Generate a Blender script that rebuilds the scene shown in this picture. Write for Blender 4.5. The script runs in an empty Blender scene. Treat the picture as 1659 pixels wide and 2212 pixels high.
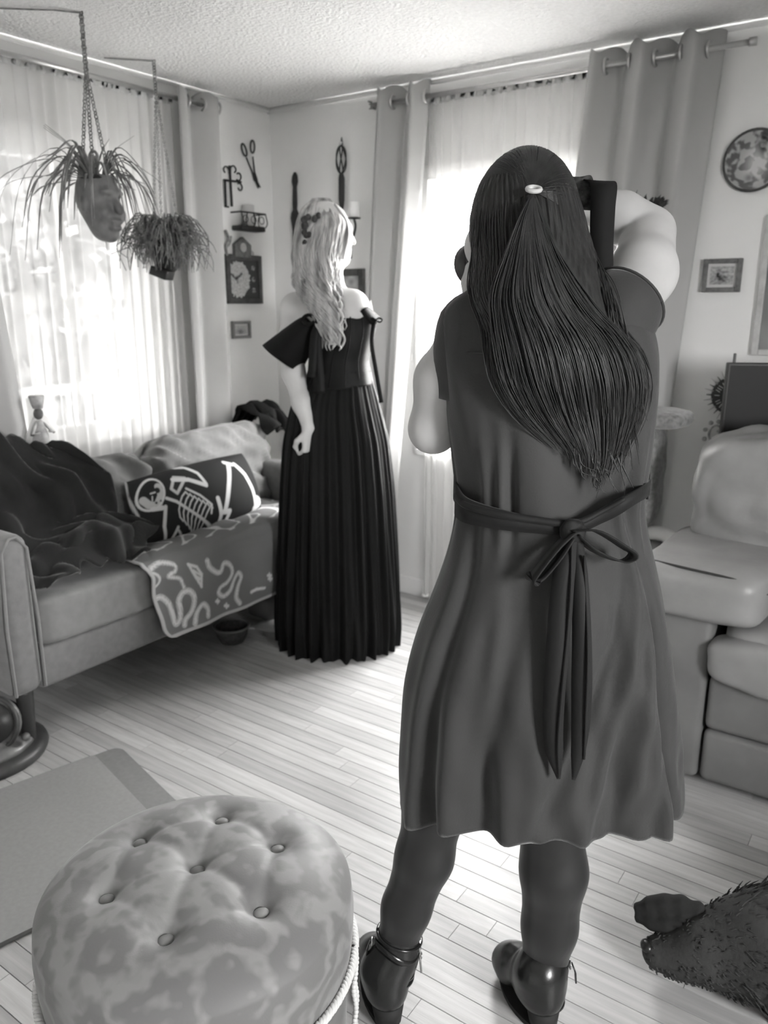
import bpy, bmesh, math, random
import numpy as np
from mathutils import Vector, Matrix, noise as mnoise

random.seed(7); np.random.seed(7)
scene = bpy.context.scene
COL = scene.collection

# ------------------------------------------------------------------ camera
CAM = np.array([2.91, -3.188, 1.42]); YAW = math.radians(34.9); PITCH = math.radians(14.7); FPX = 1720.0
cam_data = bpy.data.cameras.new('camera'); cam = bpy.data.objects.new('camera', cam_data); COL.objects.link(cam)
cam.location = CAM; cam.rotation_euler = (math.pi/2 - PITCH, 0, YAW)
cam_data.sensor_fit = 'HORIZONTAL'; cam_data.sensor_width = 36.0; cam_data.lens = FPX/1659.0*36.0
cam_data.clip_start = 0.05
cam_data.dof.use_dof = True; cam_data.dof.focus_distance = 1.30; cam_data.dof.aperture_fstop = 7.0
scene.camera = cam

# ------------------------------------------------------------------ daylight, exposure
world = bpy.data.worlds.new('sky'); scene.world = world; world.use_nodes = True
bg = world.node_tree.nodes['Background']; bg.inputs[0].default_value = (1.0, 0.997, 0.99, 1); bg.inputs[1].default_value = 20.0
scene.view_settings.view_transform = 'Standard'; scene.view_settings.look = 'None'
scene.view_settings.gamma = 1.0; scene.view_settings.use_curve_mapping = False
scene.view_settings.exposure = 2.15
scene.cycles.use_denoising = True
scene.cycles.max_bounces = 10; scene.cycles.diffuse_bounces = 6; scene.cycles.transparent_max_bounces = 16
scene.cycles.sample_clamp_indirect = 6.0

def portal(name, loc, rot, sx, sy):           # guides sky sampling through a window opening
    d = bpy.data.lights.new(name, 'AREA'); d.shape = 'RECTANGLE'; d.size = sx; d.size_y = sy
    d.cycles.is_portal = True
    o = bpy.data.objects.new(name, d); COL.objects.link(o); o.location = loc; o.rotation_euler = rot
    return o
WIN_L = (-1.80, -0.88, 0.88, 2.00)     # y0 y1 z0 z1 in the left wall
WIN_B = (0.93, 1.72, 0.75, 1.94)       # x0 x1 z0 z1 in the back wall
WIN_FILL = (-3.2, -2.5, 1.0, 1.95)         # y0 y1 z0 z1 in the right wall, unseen window added for fill light
portal('window_portal_left', (-0.13, (WIN_L[0]+WIN_L[1])/2, (WIN_L[2]+WIN_L[3])/2), (0, -math.pi/2, 0), WIN_L[3]-WIN_L[2], WIN_L[1]-WIN_L[0])
portal('window_portal_back', ((WIN_B[0]+WIN_B[1])/2, 0.13, (WIN_B[2]+WIN_B[3])/2), (-math.pi/2, 0, 0), WIN_B[1]-WIN_B[0], WIN_B[3]-WIN_B[2])
portal('fill_window_portal', (4.83, (WIN_FILL[0]+WIN_FILL[1])/2, (WIN_FILL[2]+WIN_FILL[3])/2), (0, math.pi/2, 0), WIN_FILL[3]-WIN_FILL[2], WIN_FILL[1]-WIN_FILL[0])

# ------------------------------------------------------------------ points
CP, SP, CY_, SY_ = math.cos(PITCH), math.sin(PITCH), math.cos(YAW), math.sin(YAW)
def vdir(px, py):
    a = (px-829.5)/FPX; b = (1106-py)/FPX
    return np.array([a, CP+b*SP, -SP+b*CP])
def vf(px, py, d):                 # camera-aligned point (x right, y forward, z up) at forward distance d
    r = vdir(px, py); return np.array([0, 0, CAM[2]]) + r*(d/r[1])
def vfz(px, py, z):
    r = vdir(px, py); return np.array([0, 0, CAM[2]]) + r*((z-CAM[2])/r[2])
def v2w(p):                        # camera-aligned -> room
    p = np.asarray(p, float)
    out = p.copy()
    out[..., 0] = CAM[0] + CY_*p[..., 0] - SY_*p[..., 1]
    out[..., 1] = CAM[1] + SY_*p[..., 0] + CY_*p[..., 1]
    return out
def at(px, py, d): return v2w(vf(px, py, d))
def wdir(px, py):
    r = vdir(px, py); return np.array([CY_*r[0]-SY_*r[1], SY_*r[0]+CY_*r[1], r[2]])
def onz(px, py, z): r = wdir(px, py); return CAM + r*((z-CAM[2])/r[2])
def onX(px, py, x): r = wdir(px, py); return CAM + r*((x-CAM[0])/r[0])
def onY(px, py, y): r = wdir(px, py); return CAM + r*((y-CAM[1])/r[1])

# ------------------------------------------------------------------ objects
XF = {}                            # object name -> 4x4 world matrix of its local frame
def base_tag(o, label=None, cat=None, group=None, kind=None):
    if label: o['label'] = label
    if cat: o['category'] = cat
    if group: o['group'] = group
    if kind: o['kind'] = kind
    return o
def thing(name, label, cat, loc, rotz=0.0, group=None):
    o = bpy.data.objects.new(name, None); COL.objects.link(o); o.empty_display_size = 0.1
    o.location = loc; o.rotation_euler = (0, 0, rotz)
    XF[o.name] = Matrix.Translation(Vector(loc)) @ Matrix.Rotation(rotz, 4, 'Z')
    return base_tag(o, label, cat, group)
def add(name, verts, faces, mat, parent=None, smooth=True, loc=None, view=False, cols=None, mats=None, midx=None):
    """one mesh object; verts in room coordinates (view=True: camera-aligned ones)"""
    v = np.asarray(verts, float).reshape(-1, 3)
    if view: v = v2w(v)
    if parent is not None:
        M = XF[parent.name]
    else:
        if loc is None:
            loc = ((v[:, 0].min()+v[:, 0].max())/2, (v[:, 1].min()+v[:, 1].max())/2, v[:, 2].min())
        M = Matrix.Translation(Vector(loc))
    Mi = np.array(M.inverted()); v = v @ Mi[:3, :3].T + Mi[:3, 3]
    me = bpy.data.meshes.new(name); me.from_pydata(v.tolist(), [], [list(map(int, f)) for f in faces])
    me.validate()
    if smooth: me.polygons.foreach_set('use_smooth', [True]*len(me.polygons))
    if mat: me.materials.append(mat)
    if mats:
        for m in mats: me.materials.append(m)
        me.polygons.foreach_set('material_index', midx)
    if cols is not None:
        a = me.color_attributes.new('Col', 'FLOAT_COLOR', 'POINT')
        c = np.ones((len(v), 4)); c[:, :3] = np.asarray(cols).reshape(-1, 1)
        a.data.foreach_set('color', c.ravel())
    o = bpy.data.objects.new(name, me); COL.objects.link(o)
    if parent is not None:
        o.parent = parent; XF[o.name] = M
    else:
        o.location = loc; XF[o.name] = M
    return o
def solo(name, verts, faces, mat, label, cat, group=None, kind=None, **kw):
    return base_tag(add(name, verts, faces, mat, **kw), label, cat, group, kind)

# ------------------------------------------------------------------ shapes: every one returns (verts, faces)
def join(*parts):
    V, F, n = [], [], 0
    for v, f in parts:
        v = np.asarray(v, float).reshape(-1, 3); V.append(v)
        F += [[i+n for i in q] for q in f]; n += len(v)
    return np.concatenate(V), F
def box(lo, hi, bev=0.0, seg=2):
    lo = np.array(lo, float); hi = np.array(hi, float); l2 = np.minimum(lo, hi); hi = np.maximum(lo, hi); lo = l2
    if bev <= 0:
        v = [(x, y, z) for x in (lo[0], hi[0]) for y in (lo[1], hi[1]) for z in (lo[2], hi[2])]
        return np.array(v), [[0, 1, 3, 2], [4, 6, 7, 5], [0, 4, 5, 1], [2, 3, 7, 6], [0, 2, 6, 4], [1, 5, 7, 3]]
    bm = bmesh.new(); bmesh.ops.create_cube(bm, size=1)
    for q in bm.verts: q.co = Vector((lo+hi)/2) + Vector([q.co[i]*(hi-lo)[i] for i in range(3)])
    bmesh.ops.bevel(bm, geom=bm.edges[:]+bm.verts[:], offset=min(bev, 0.49*min(hi-lo)), segments=seg, profile=0.5, affect='EDGES')
    bm.verts.index_update(); v = np.array([q.co[:] for q in bm.verts]); f = [[x.index for x in p.verts] for p in bm.faces]; bm.free()
    return v, f
def rot(v, c, ax, ang):
    v = np.asarray(v, float).reshape(-1, 3); R = np.array(Matrix.Rotation(ang, 3, ax)); c = np.array(c, float)
    return (v-c) @ R.T + c
def frames(path):
    P = np.asarray(path, float); T = np.gradient(P, axis=0); T /= np.linalg.norm(T, axis=1)[:, None]+1e-12
    n = np.cross(T[0], [0, 0, 1.0])
    if np.linalg.norm(n) < 0.1: n = np.cross(T[0], [0, 1.0, 0])
    N = []
    for t in T:
        n = n - t*(n@t); n = n/(np.linalg.norm(n)+1e-12); N.append(n)
    N = np.array(N); return P, T, N, np.cross(T, N)
def tube(path, r, n=8, cap=True, flat=1.0, up=None):
    P, T, N, B = frames(path); k = len(P); r = np.broadcast_to(np.asarray(r, float), (k,))
    a = np.arange(n)*2*math.pi/n
    V = P[:, None, :] + r[:, None, None]*(np.cos(a)[None, :, None]*N[:, None, :] + flat*np.sin(a)[None, :, None]*B[:, None, :])
    F = [[i*n+j, i*n+(j+1) % n, (i+1)*n+(j+1) % n, (i+1)*n+j] for i in range(k-1) for j in range(n)]
    if cap: F += [list(range(n))[::-1], list(range((k-1)*n, k*n))]
    return V.reshape(-1, 3), F
def spline(pts, n=24):
    P = np.asarray(pts, float); k = len(P)
    if k == 2: return P[0]+(P[1]-P[0])*np.linspace(0, 1, n)[:, None]
    E = np.vstack([2*P[0]-P[1], P, 2*P[-1]-P[-2]])
    out = []
    for u in np.linspace(0, k-1-1e-9, n):
        i = int(u); t = u-i; a, b, c, d = E[i], E[i+1], E[i+2], E[i+3]
        out.append(0.5*((2*b)+(-a+c)*t+(2*a-5*b+4*c-d)*t*t+(-a+3*b-3*c+d)*t**3))
    return np.array(out)
def lathe(c, prof, n=32, cap=True):
    a = np.arange(n)*2*math.pi/n; V = []
    for r, z in prof: V.append(np.stack([c[0]+r*np.cos(a), c[1]+r*np.sin(a), np.full(n, c[2]+z)], 1))
    k = len(prof)
    F = [[i*n+j, i*n+(j+1) % n, (i+1)*n+(j+1) % n, (i+1)*n+j] for i in range(k-1) for j in range(n)]
    if cap: F += [list(range(n))[::-1], list(range((k-1)*n, k*n))]
    return np.concatenate(V), F
def grid(fn, nu, nv, closed_u=False):
    """fn(u,v arrays)->xyz ; a sheet"""
    U, Vv = np.meshgrid(np.linspace(0, 1, nu, endpoint=not closed_u), np.linspace(0, 1, nv), indexing='ij')
    P = fn(U, Vv).reshape(-1, 3); F = []
    for i in range(nu if closed_u else nu-1):
        i2 = (i+1) % nu
        for j in range(nv-1): F.append([i*nv+j, i2*nv+j, i2*nv+j+1, i*nv+j+1])
    return P, F
def thick(sheet, t):
    """closed slab from an open sheet (quad grid), offset by vertex normals"""
    v, f = sheet; v = np.asarray(v, float); nrm = np.zeros_like(v)
    for q in f:
        n = np.cross(v[q[2]]-v[q[0]], v[q[3 % len(q)]]-v[q[1]]); nrm[q] += n
    nrm /= np.linalg.norm(nrm, axis=1)[:, None]+1e-12
    m = len(v); V = np.vstack([v, v-nrm*t]); F = [list(q) for q in f]+[[i+m for i in q[::-1]] for q in f]
    cnt = {}
    for q in f:
        for a, b in zip(q, list(q[1:])+[q[0]]): cnt[(a, b)] = 1
    for (a, b) in cnt:
        if (b, a) not in cnt: F.append([b, a, a+m, b+m])
    return V, F
def ribbon(path, w, side, t=0.002, n=None):
    """flat strap along path, width w (array ok), side = width direction (vector or array)"""
    P = np.asarray(path, float); k = len(P); w = np.broadcast_to(np.asarray(w, float), (k,)); S = np.broadcast_to(np.asarray(side, float), (k, 3))
    T = np.gradient(P, axis=0); T /= np.linalg.norm(T, axis=1)[:, None]+1e-12
    S = S-T*(S*T).sum(1)[:, None]; S = S/(np.linalg.norm(S, axis=1)[:, None]+1e-12); N = np.cross(T, S)
    V = np.stack([P-S*w[:, None]/2-N*t/2, P+S*w[:, None]/2-N*t/2, P+S*w[:, None]/2+N*t/2, P-S*w[:, None]/2+N*t/2], 1).reshape(-1, 3)
    F = [[i*4+j, i*4+(j+1) % 4, (i+1)*4+(j+1) % 4, (i+1)*4+j] for i in range(k-1) for j in range(4)]+[[3, 2, 1, 0], [4*k-4, 4*k-3, 4*k-2, 4*k-1]]
    return V, F
def sphere(c, r, n=12, m=8):
    r = np.broadcast_to(np.asarray(r, float), (3,)); V = [np.array(c)+[0, 0, -r[2]]]; F = []
    for i in range(1, m):
        t = -math.pi/2+math.pi*i/m
        for j in range(n):
            a = 2*math.pi*j/n; V.append(np.array(c)+[r[0]*math.cos(t)*math.cos(a), r[1]*math.cos(t)*math.sin(a), r[2]*math.sin(t)])
    V.append(np.array(c)+[0, 0, r[2]])
    for j in range(n):
        F.append([0, 1+(j+1) % n, 1+j])
        for i in range(m-2): F.append([1+i*n+j, 1+i*n+(j+1) % n, 1+(i+1)*n+(j+1) % n, 1+(i+1)*n+j])
        F.append([len(V)-1, 1+(m-2)*n+j, 1+(m-2)*n+(j+1) % n])
    return np.array(V), F
def torus(c, R, r, axis='Z', n=24, m=8):
    a = np.arange(n)*2*math.pi/n; b = np.arange(m)*2*math.pi/m
    V = np.stack([(R+r*np.cos(b)[None, :])*np.cos(a)[:, None], (R+r*np.cos(b)[None, :])*np.sin(a)[:, None], np.broadcast_to(r*np.sin(b)[None, :], (n, m))], 2).reshape(-1, 3)
    if axis == 'X': V = V[:, [2, 0, 1]]
    if axis == 'Y': V = V[:, [0, 2, 1]]
    F = [[i*m+j, ((i+1) % n)*m+j, ((i+1) % n)*m+(j+1) % m, i*m+(j+1) % m] for i in range(n) for j in range(m)]
    return V+np.array(c, float), F
def nz(p, s=1.0, seed=0.0):
    return np.array([mnoise.noise(Vector((q[0]*s+seed, q[1]*s-seed, q[2]*s+2*seed))) for q in np.asarray(p, float).reshape(-1, 3)])
def cushion(c, size, puff=0.25, n=18, wr=0.0, ws=9.0, seed=0.0, squash=None):
    """soft block: a rounded super-ellipsoid box with creases"""
    s = np.array(size, float)/2; V = []; F = []
    def face(ax, sg):
        b = len(V); o = [i for i in range(3) if i != ax]
        for i in range(n+1):
            for j in range(n+1):
                p = np.zeros(3); p[ax] = sg; p[o[0]] = -1+2*i/n; p[o[1]] = -1+2*j/n; V.append(p)
        for i in range(n):
            for j in range(n):
                q = [b+i*(n+1)+j, b+(i+1)*(n+1)+j, b+(i+1)*(n+1)+j+1, b+i*(n+1)+j+1]
                if (sg > 0) != (ax != 1): q = q[::-1]
                F.append(q)
    for ax in range(3):
        for sg in (-1, 1): face(ax, sg)
    P = np.array(V); e = 2.0/puff if puff > 0 else 40
    e = max(2.2, min(e, 14))
    L = (np.abs(P)**e).sum(1)**(1/e); P = P/L[:, None]
    P = P*s
    if wr > 0:
        d = nz(P*np.array([1, 1, 1]), ws, seed)+0.5*nz(P, ws*2.3, seed+3)
        nn = P/s; nn /= np.linalg.norm(nn, axis=1)[:, None]; P = P+nn*(d*wr)[:, None]
    # weld
    key = {}; idx = []; W = []
    for p in np.round(P, 6):
        k = tuple(p)
        if k not in key: key[k] = len(W); W.append(k)
        idx.append(key[k])
    F = [[idx[i] for i in q] for q in F]; F = [q for q in F if len(set(q)) == 4]
    return np.array(W)+np.array(c, float), F

# ------------------------------------------------------------------ organic bodies: smooth union of cones and ellipsoids -> one surface
class Body:
    def __init__(s): s.p = []
    def cone(s, a, b, r1, r2, k=0.02): s.p.append(('c', np.array(a, float), np.array(b, float), r1, r2, k)); return s
    def chain(s, pts, rs, k=0.02):
        for i in range(len(pts)-1): s.cone(pts[i], pts[i+1], rs[i], rs[i+1], k)
        return s
    def ell(s, c, r, k=0.02, R=None, sub=False): s.p.append(('e', np.array(c, float), np.array(r, float), R, sub, k)); return s
    def mesh(s, res):
        lo = np.full(3, 1e9); hi = -lo
        for q in s.p:
            if q[0] == 'c':
                m = max(q[3], q[4]); l = np.minimum(q[1], q[2])-m; h = np.maximum(q[1], q[2])+m
            else: m = q[2].max(); l = q[1]-m; h = q[1]+m
            lo = np.minimum(lo, l); hi = np.maximum(hi, h)
        lo -= 3*res; n = np.ceil((hi-lo)/res).astype(int)+4
        f = np.full(n, 0.3, np.float32); ax = [lo[i]+res*np.arange(n[i]) for i in range(3)]
        for q in s.p:
            k = q[5]
            if q[0] == 'c': m = max(q[3], q[4]); l = np.minimum(q[1], q[2])-m; h = np.maximum(q[1], q[2])+m
            else: m = q[2].max(); l = q[1]-m; h = q[1]+m
            mg = k+4*res+0.01
            i0 = np.maximum(0, np.floor((l-mg-lo)/res).astype(int)); i1 = np.minimum(n, np.ceil((h+mg-lo)/res).astype(int)+1)
            sl = tuple(slice(i0[i], i1[i]) for i in range(3))
            X, Y, Z = np.meshgrid(*[ax[i][sl[i]] for i in range(3)], indexing='ij')
            if q[0] == 'c':
                ba = q[2]-q[1]; L = ba@ba+1e-12
                t = np.clip(((X-q[1][0])*ba[0]+(Y-q[1][1])*ba[1]+(Z-q[1][2])*ba[2])/L, 0, 1)
                d = np.sqrt((X-q[1][0]-t*ba[0])**2+(Y-q[1][1]-t*ba[1])**2+(Z-q[1][2]-t*ba[2])**2)-(q[3]+(q[4]-q[3])*t)
            else:
                P = np.stack([X-q[1][0], Y-q[1][1], Z-q[1][2]], -1)
                if q[3] is not None: P = P @ np.array(q[3])
                k0 = np.sqrt(((P/q[2])**2).sum(-1)); k1 = np.sqrt(((P/q[2]**2)).__pow__(2).sum(-1))+1e-9
                d = k0*(k0-1)/k1
            a = f[sl]
            if q[0] == 'e' and q[4]:
                d = -d; h = np.maximum(k-np.abs(a-d), 0)/k; f[sl] = np.maximum(a, d)+h*h*k/4
            else:
                h = np.maximum(k-np.abs(a-d), 0)/k; f[sl] = np.minimum(a, d)-h*h*k/4
        return nets(f, lo, res)
def nets(f, lo, res):
    s = f < 0
    c = [s[i:s.shape[0]-1+i, j:s.shape[1]-1+j, k:s.shape[2]-1+k] for i in (0, 1) for j in (0, 1) for k in (0, 1)]
    cnt = sum(x.astype(np.int8) for x in c); act = (cnt > 0) & (cnt < 8)
    idx = np.full(act.shape, -1, int); I = np.argwhere(act); idx[act] = np.arange(len(I))
    acc = np.zeros((len(I), 3)); w = np.zeros(len(I))
    corners = [(i, j, k) for i in (0, 1) for j in (0, 1) for k in (0, 1)]
    for a in corners:
        for ax in range(3):
            if a[ax] == 1: continue
            b = list(a); b[ax] = 1
            fa = f[I[:, 0]+a[0], I[:, 1]+a[1], I[:, 2]+a[2]]; fb = f[I[:, 0]+b[0], I[:, 1]+b[1], I[:, 2]+b[2]]
            m = (fa < 0) != (fb < 0); t = np.where(m, fa/(fa-fb+1e-20), 0)
            p = np.tile(np.array(a, float), (len(I), 1)); p[:, ax] += t
            acc[m] += p[m]; w[m] += 1
    V = lo+(I+acc/w[:, None])*res; F = []
    for ax in range(3):
        o = [i for i in range(3) if i != ax]
        sa = [slice(None)]*3; sb = [slice(None)]*3; sa[ax] = slice(0, -1); sb[ax] = slice(1, None)
        A = s[tuple(sa)]; B = s[tuple(sb)]; E = np.argwhere(A != B)
        E = E[(E[:, o[0]] > 0) & (E[:, o[1]] > 0) & (E[:, o[0]] < f.shape[o[0]]-1) & (E[:, o[1]] < f.shape[o[1]]-1)]
        q = []
        for d0, d1 in ((0, 0), (1, 0), (1, 1), (0, 1)):
            e = E.copy(); e[:, o[0]] -= d0; e[:, o[1]] -= d1; q.append(idx[e[:, 0], e[:, 1], e[:, 2]])
        Q = np.stack(q, 1); flip = A[tuple(E.T)]
        if ax == 1: flip = ~flip
        Q[flip] = Q[flip][:, ::-1]; F += Q.tolist()
    F = [[int(i) for i in q][::-1] for q in F if min(q) >= 0]
    return V, F

# ------------------------------------------------------------------ materials (a black-and-white photograph: warm greys)
def g(x): return (x, x*0.997, x*0.988, 1)
MATS = {}
def mat(name, val, rough=0.7, spec=0.3, noise=None, bump=None, sheen=0.0, metal=0.0, coord='Object', rand=0.0, fibre=None):
    if name in MATS: return MATS[name]
    m = bpy.data.materials.new(name); m.use_nodes = True; nt = m.node_tree; N = nt.nodes; b = N['Principled BSDF']
    b.inputs['Base Color'].default_value = g(val); b.inputs['Roughness'].default_value = rough
    b.inputs['Specular IOR Level'].default_value = spec; b.inputs['Metallic'].default_value = metal
    if sheen: b.inputs['Sheen Weight'].default_value = sheen; b.inputs['Sheen Roughness'].default_value = 0.4
    tc = N.new('ShaderNodeTexCoord')
    src = tc.outputs[coord]
    if noise:                                   # (scale, amount, stretch xyz, detail)
        mp = N.new('ShaderNodeMapping'); mp.inputs['Scale'].default_value = noise[2] if len(noise) > 2 else (1, 1, 1)
        nt.links.new(src, mp.inputs[0]); tx = N.new('ShaderNodeTexNoise'); tx.inputs['Scale'].default_value = noise[0]
        tx.inputs['Detail'].default_value = noise[3] if len(noise) > 3 else 4
        nt.links.new(mp.outputs[0], tx.inputs[0])
        r = N.new('ShaderNodeValToRGB'); r.color_ramp.elements[0].position = 0.3; r.color_ramp.elements[1].position = 0.7
        r.color_ramp.elements[0].color = g(val*(1-noise[1])); r.color_ramp.elements[1].color = g(min(1, val*(1+noise[1])))
        nt.links.new(tx.outputs['Fac'], r.inputs[0]); out = r.outputs[0]
        if rand:
            oi = N.new('ShaderNodeObjectInfo'); mr = N.new('ShaderNodeMapRange'); mr.inputs[3].default_value = 1-rand; mr.inputs[4].default_value = 1+rand
            nt.links.new(oi.outputs['Random'], mr.inputs[0]); mx = N.new('ShaderNodeMix'); mx.data_type = 'RGBA'; mx.blend_type = 'MULTIPLY'; mx.inputs[0].default_value = 1
            nt.links.new(out, mx.inputs[6]); nt.links.new(mr.outputs[0], mx.inputs[7]); out = mx.outputs[2]
        nt.links.new(out, b.inputs['Base Color'])
    if bump:                                    # (scale, strength, distance, stretch)
        mp = N.new('ShaderNodeMapping'); mp.inputs['Scale'].default_value = bump[3] if len(bump) > 3 else (1, 1, 1)
        nt.links.new(src, mp.inputs[0]); tx = N.new('ShaderNodeTexNoise'); tx.inputs['Scale'].default_value = bump[0]; tx.inputs['Detail'].default_value = 5
        nt.links.new(mp.outputs[0], tx.inputs[0]); bp = N.new('ShaderNodeBump'); bp.inputs['Strength'].default_value = bump[1]; bp.inputs['Distance'].default_value = bump[2]
        nt.links.new(tx.outputs['Fac'], bp.inputs['Height']); nt.links.new(bp.outputs[0], b.inputs['Normal'])
    MATS[name] = m; return m
def mat_print(name, rough=0.8, spec=0.2, bump=None):   # flat print carried by the mesh's own colour attribute
    m = bpy.data.materials.new(name); m.use_nodes = True; nt = m.node_tree; b = nt.nodes['Principled BSDF']
    a = nt.nodes.new('ShaderNodeAttribute'); a.attribute_name = 'Col'; nt.links.new(a.outputs['Color'], b.inputs['Base Color'])
    b.inputs['Roughness'].default_value = rough; b.inputs['Specular IOR Level'].default_value = spec
    MATS[name] = m; return m
def mat_sheer(name, val, clear, back=0.5):
    m = bpy.data.materials.new(name); m.use_nodes = True; nt = m.node_tree; N = nt.nodes; N.remove(N['Principled BSDF'])
    tr = N.new('ShaderNodeBsdfTransparent'); tl = N.new('ShaderNodeBsdfTranslucent'); df = N.new('ShaderNodeBsdfDiffuse')
    tl.inputs[0].default_value = g(val); df.inputs[0].default_value = g(val)
    m1 = N.new('ShaderNodeMixShader'); m1.inputs[0].default_value = back; nt.links.new(tl.outputs[0], m1.inputs[1]); nt.links.new(df.outputs[0], m1.inputs[2])
    m2 = N.new('ShaderNodeMixShader'); m2.inputs[0].default_value = 1-clear; nt.links.new(tr.outputs[0], m2.inputs[1]); nt.links.new(m1.outputs[0], m2.inputs[2])
    nt.links.new(m2.outputs[0], N['Material Output'].inputs[0]); MATS[name] = m; return m
def mat_drape(name, val, trans=0.25):
    m = bpy.data.materials.new(name); m.use_nodes = True; nt = m.node_tree; N = nt.nodes; N.remove(N['Principled BSDF'])
    tl = N.new('ShaderNodeBsdfTranslucent'); df = N.new('ShaderNodeBsdfDiffuse'); tl.inputs[0].default_value = g(val); df.inputs[0].default_value = g(val)
    m1 = N.new('ShaderNodeMixShader'); m1.inputs[0].default_value = trans; nt.links.new(df.outputs[0], m1.inputs[1]); nt.links.new(tl.outputs[0], m1.inputs[2])
    nt.links.new(m1.outputs[0], N['Material Output'].inputs[0]); MATS[name] = m; return m
def mat_glass(name):
    m = bpy.data.materials.new(name); m.use_nodes = True; nt = m.node_tree; N = nt.nodes; N.remove(N['Principled BSDF'])
    tr = N.new('ShaderNodeBsdfTransparent'); gl = N.new('ShaderNodeBsdfGlossy'); gl.inputs['Roughness'].default_value = 0.02
    m1 = N.new('ShaderNodeMixShader'); m1.inputs[0].default_value = 0.05; nt.links.new(tr.outputs[0], m1.inputs[1]); nt.links.new(gl.outputs[0], m1.inputs[2])
    nt.links.new(m1.outputs[0], N['Material Output'].inputs[0]); MATS[name] = m; return m
# ================================================================== THE SETTING
H = 2.34; RX, RY = 4.7, -5.2            # ceiling height, right wall, wall behind the camera
m_wall = mat('wall_paint', 0.80, 0.9, 0.15, bump=(60, 0.15, 0.004), coord='Object')
m_ceil = mat('ceiling_texture', 0.82, 0.95, 0.1, noise=(70, 0.05, (1, 1, 1), 6), bump=(75, 0.9, 0.012))
m_trim = mat('white_trim', 0.85, 0.5, 0.3)
m_sub = mat('subfloor', 0.06, 0.9)
m_oak = mat('oak_board', 0.45, 0.42, 0.5, noise=(3.0, 0.16, (1.2, 22, 1), 8), bump=(8, 0.12, 0.002, (1.5, 40, 1)), coord='Object', rand=0.15)
m_glass = mat_glass('window_glass')
m_vinyl = mat('window_vinyl', 0.8, 0.4)

def struct(o): o['kind'] = 'structure'; return o
def wall_with_hole(ax, w0, w1, z1, hole, t0, t1):
    """wall slab along axis ax from w0..w1, thickness t0..t1 on the other axis, hole=(a0,a1,z0,z1)"""
    def bx(a, b, c, d): return box((a, t0, c), (b, t1, d)) if ax == 0 else box((t0, a, c), (t1, b, d))
    if hole is None: return bx(w0, w1, 0, z1)
    a0, a1, c0, c1 = hole
    return join(bx(w0, a0, 0, z1), bx(a1, w1, 0, z1), bx(a0, a1, 0, c0), bx(a0, a1, c1, z1))
struct(add('wall_left', *wall_with_hole(1, RY, 0, H, WIN_L, -0.12, 0), m_wall, smooth=False))
struct(add('wall_back', *wall_with_hole(0, -0.12, RX+0.12, H, WIN_B, 0, 0.12), m_wall, smooth=False))
struct(add('wall_right', *wall_with_hole(1, RY, 0, H, WIN_FILL, RX, RX+0.12), m_wall, smooth=False))
struct(add('wall_rear', *wall_with_hole(0, -0.12, RX+0.12, H, None, RY-0.12, RY), m_wall, smooth=False))
struct(add('ceiling', *box((-0.12, RY-0.12, H), (RX+0.12, 0.12, H+0.1)), m_ceil, smooth=False))
# cove strip along the top of the back wall, quarter round along the left one
struct(add('trim_1', *tube([(0, -0.012, H-0.012), (RX, -0.012, H-0.012)], 0.012, 8), m_trim))
struct(add('trim_2', *tube([(0.010, RY, H-0.010), (0.010, 0, H-0.010)], 0.010, 8), m_trim))
struct(add('baseboard_back', *box((0, -0.015, 0), (RX, 0, 0.09), 0.004), m_trim, smooth=False))
struct(add('baseboard_left', *box((0, RY, 0), (0.015, -0.015, 0.09), 0.004), m_trim, smooth=False))

# floor: oak strips 57 mm wide running along the back wall
floor = struct(add('floor', *box((-0.12, RY-0.12, -0.06), (RX+0.12, 0.12, -0.012)), m_sub, smooth=False, loc=(0, 0, 0)))
PW = 0.0575; Y0 = -1.621
unit = bpy.data.meshes.new('plank')
uv_, uf_ = box((-0.5, -PW/2+0.0004, -0.012), (0.5, PW/2-0.0004, 0.0), 0.0)
uv_[[1, 3, 5, 7]] *= np.array([1, 0.975, 1])
unit.from_pydata(uv_.tolist(), [], uf_); unit.materials.append(m_oak)
rnd = random.Random(3); rest = []; count = 0
k0 = int(math.ceil((RY-Y0)/PW)); k1 = int(math.floor((0-Y0)/PW))
for k in range(k0, k1):
    yc = Y0+(k+0.5)*PW; x = -rnd.random()*0.9
    while x < RX:
        L = rnd.choice([0.45, 0.6, 0.75, 0.9, 1.1, 1.3])*rnd.uniform(0.9, 1.1); a, b = max(x, 0.0), min(x+L, RX); x += L
        if b-a < 0.05: continue
        near = (-2.75 < yc < -0.02) and a < 3.25 and b > 0.2
        if near:
            o = bpy.data.objects.new('plank', unit); COL.objects.link(o); o.parent = floor
            o.location = ((a+b)/2, yc, 0); o.scale = (b-a-0.0012, 1, 1); count += 1
        else: rest.append(box((a+0.0006, yc-PW/2+0.0009, -0.012), (b-0.0006, yc+PW/2-0.0009, 0)))
o = add('plank_field', *join(*rest), m_oak, floor, smooth=False); o['kind'] = 'stuff'
print('planks', count)

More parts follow.
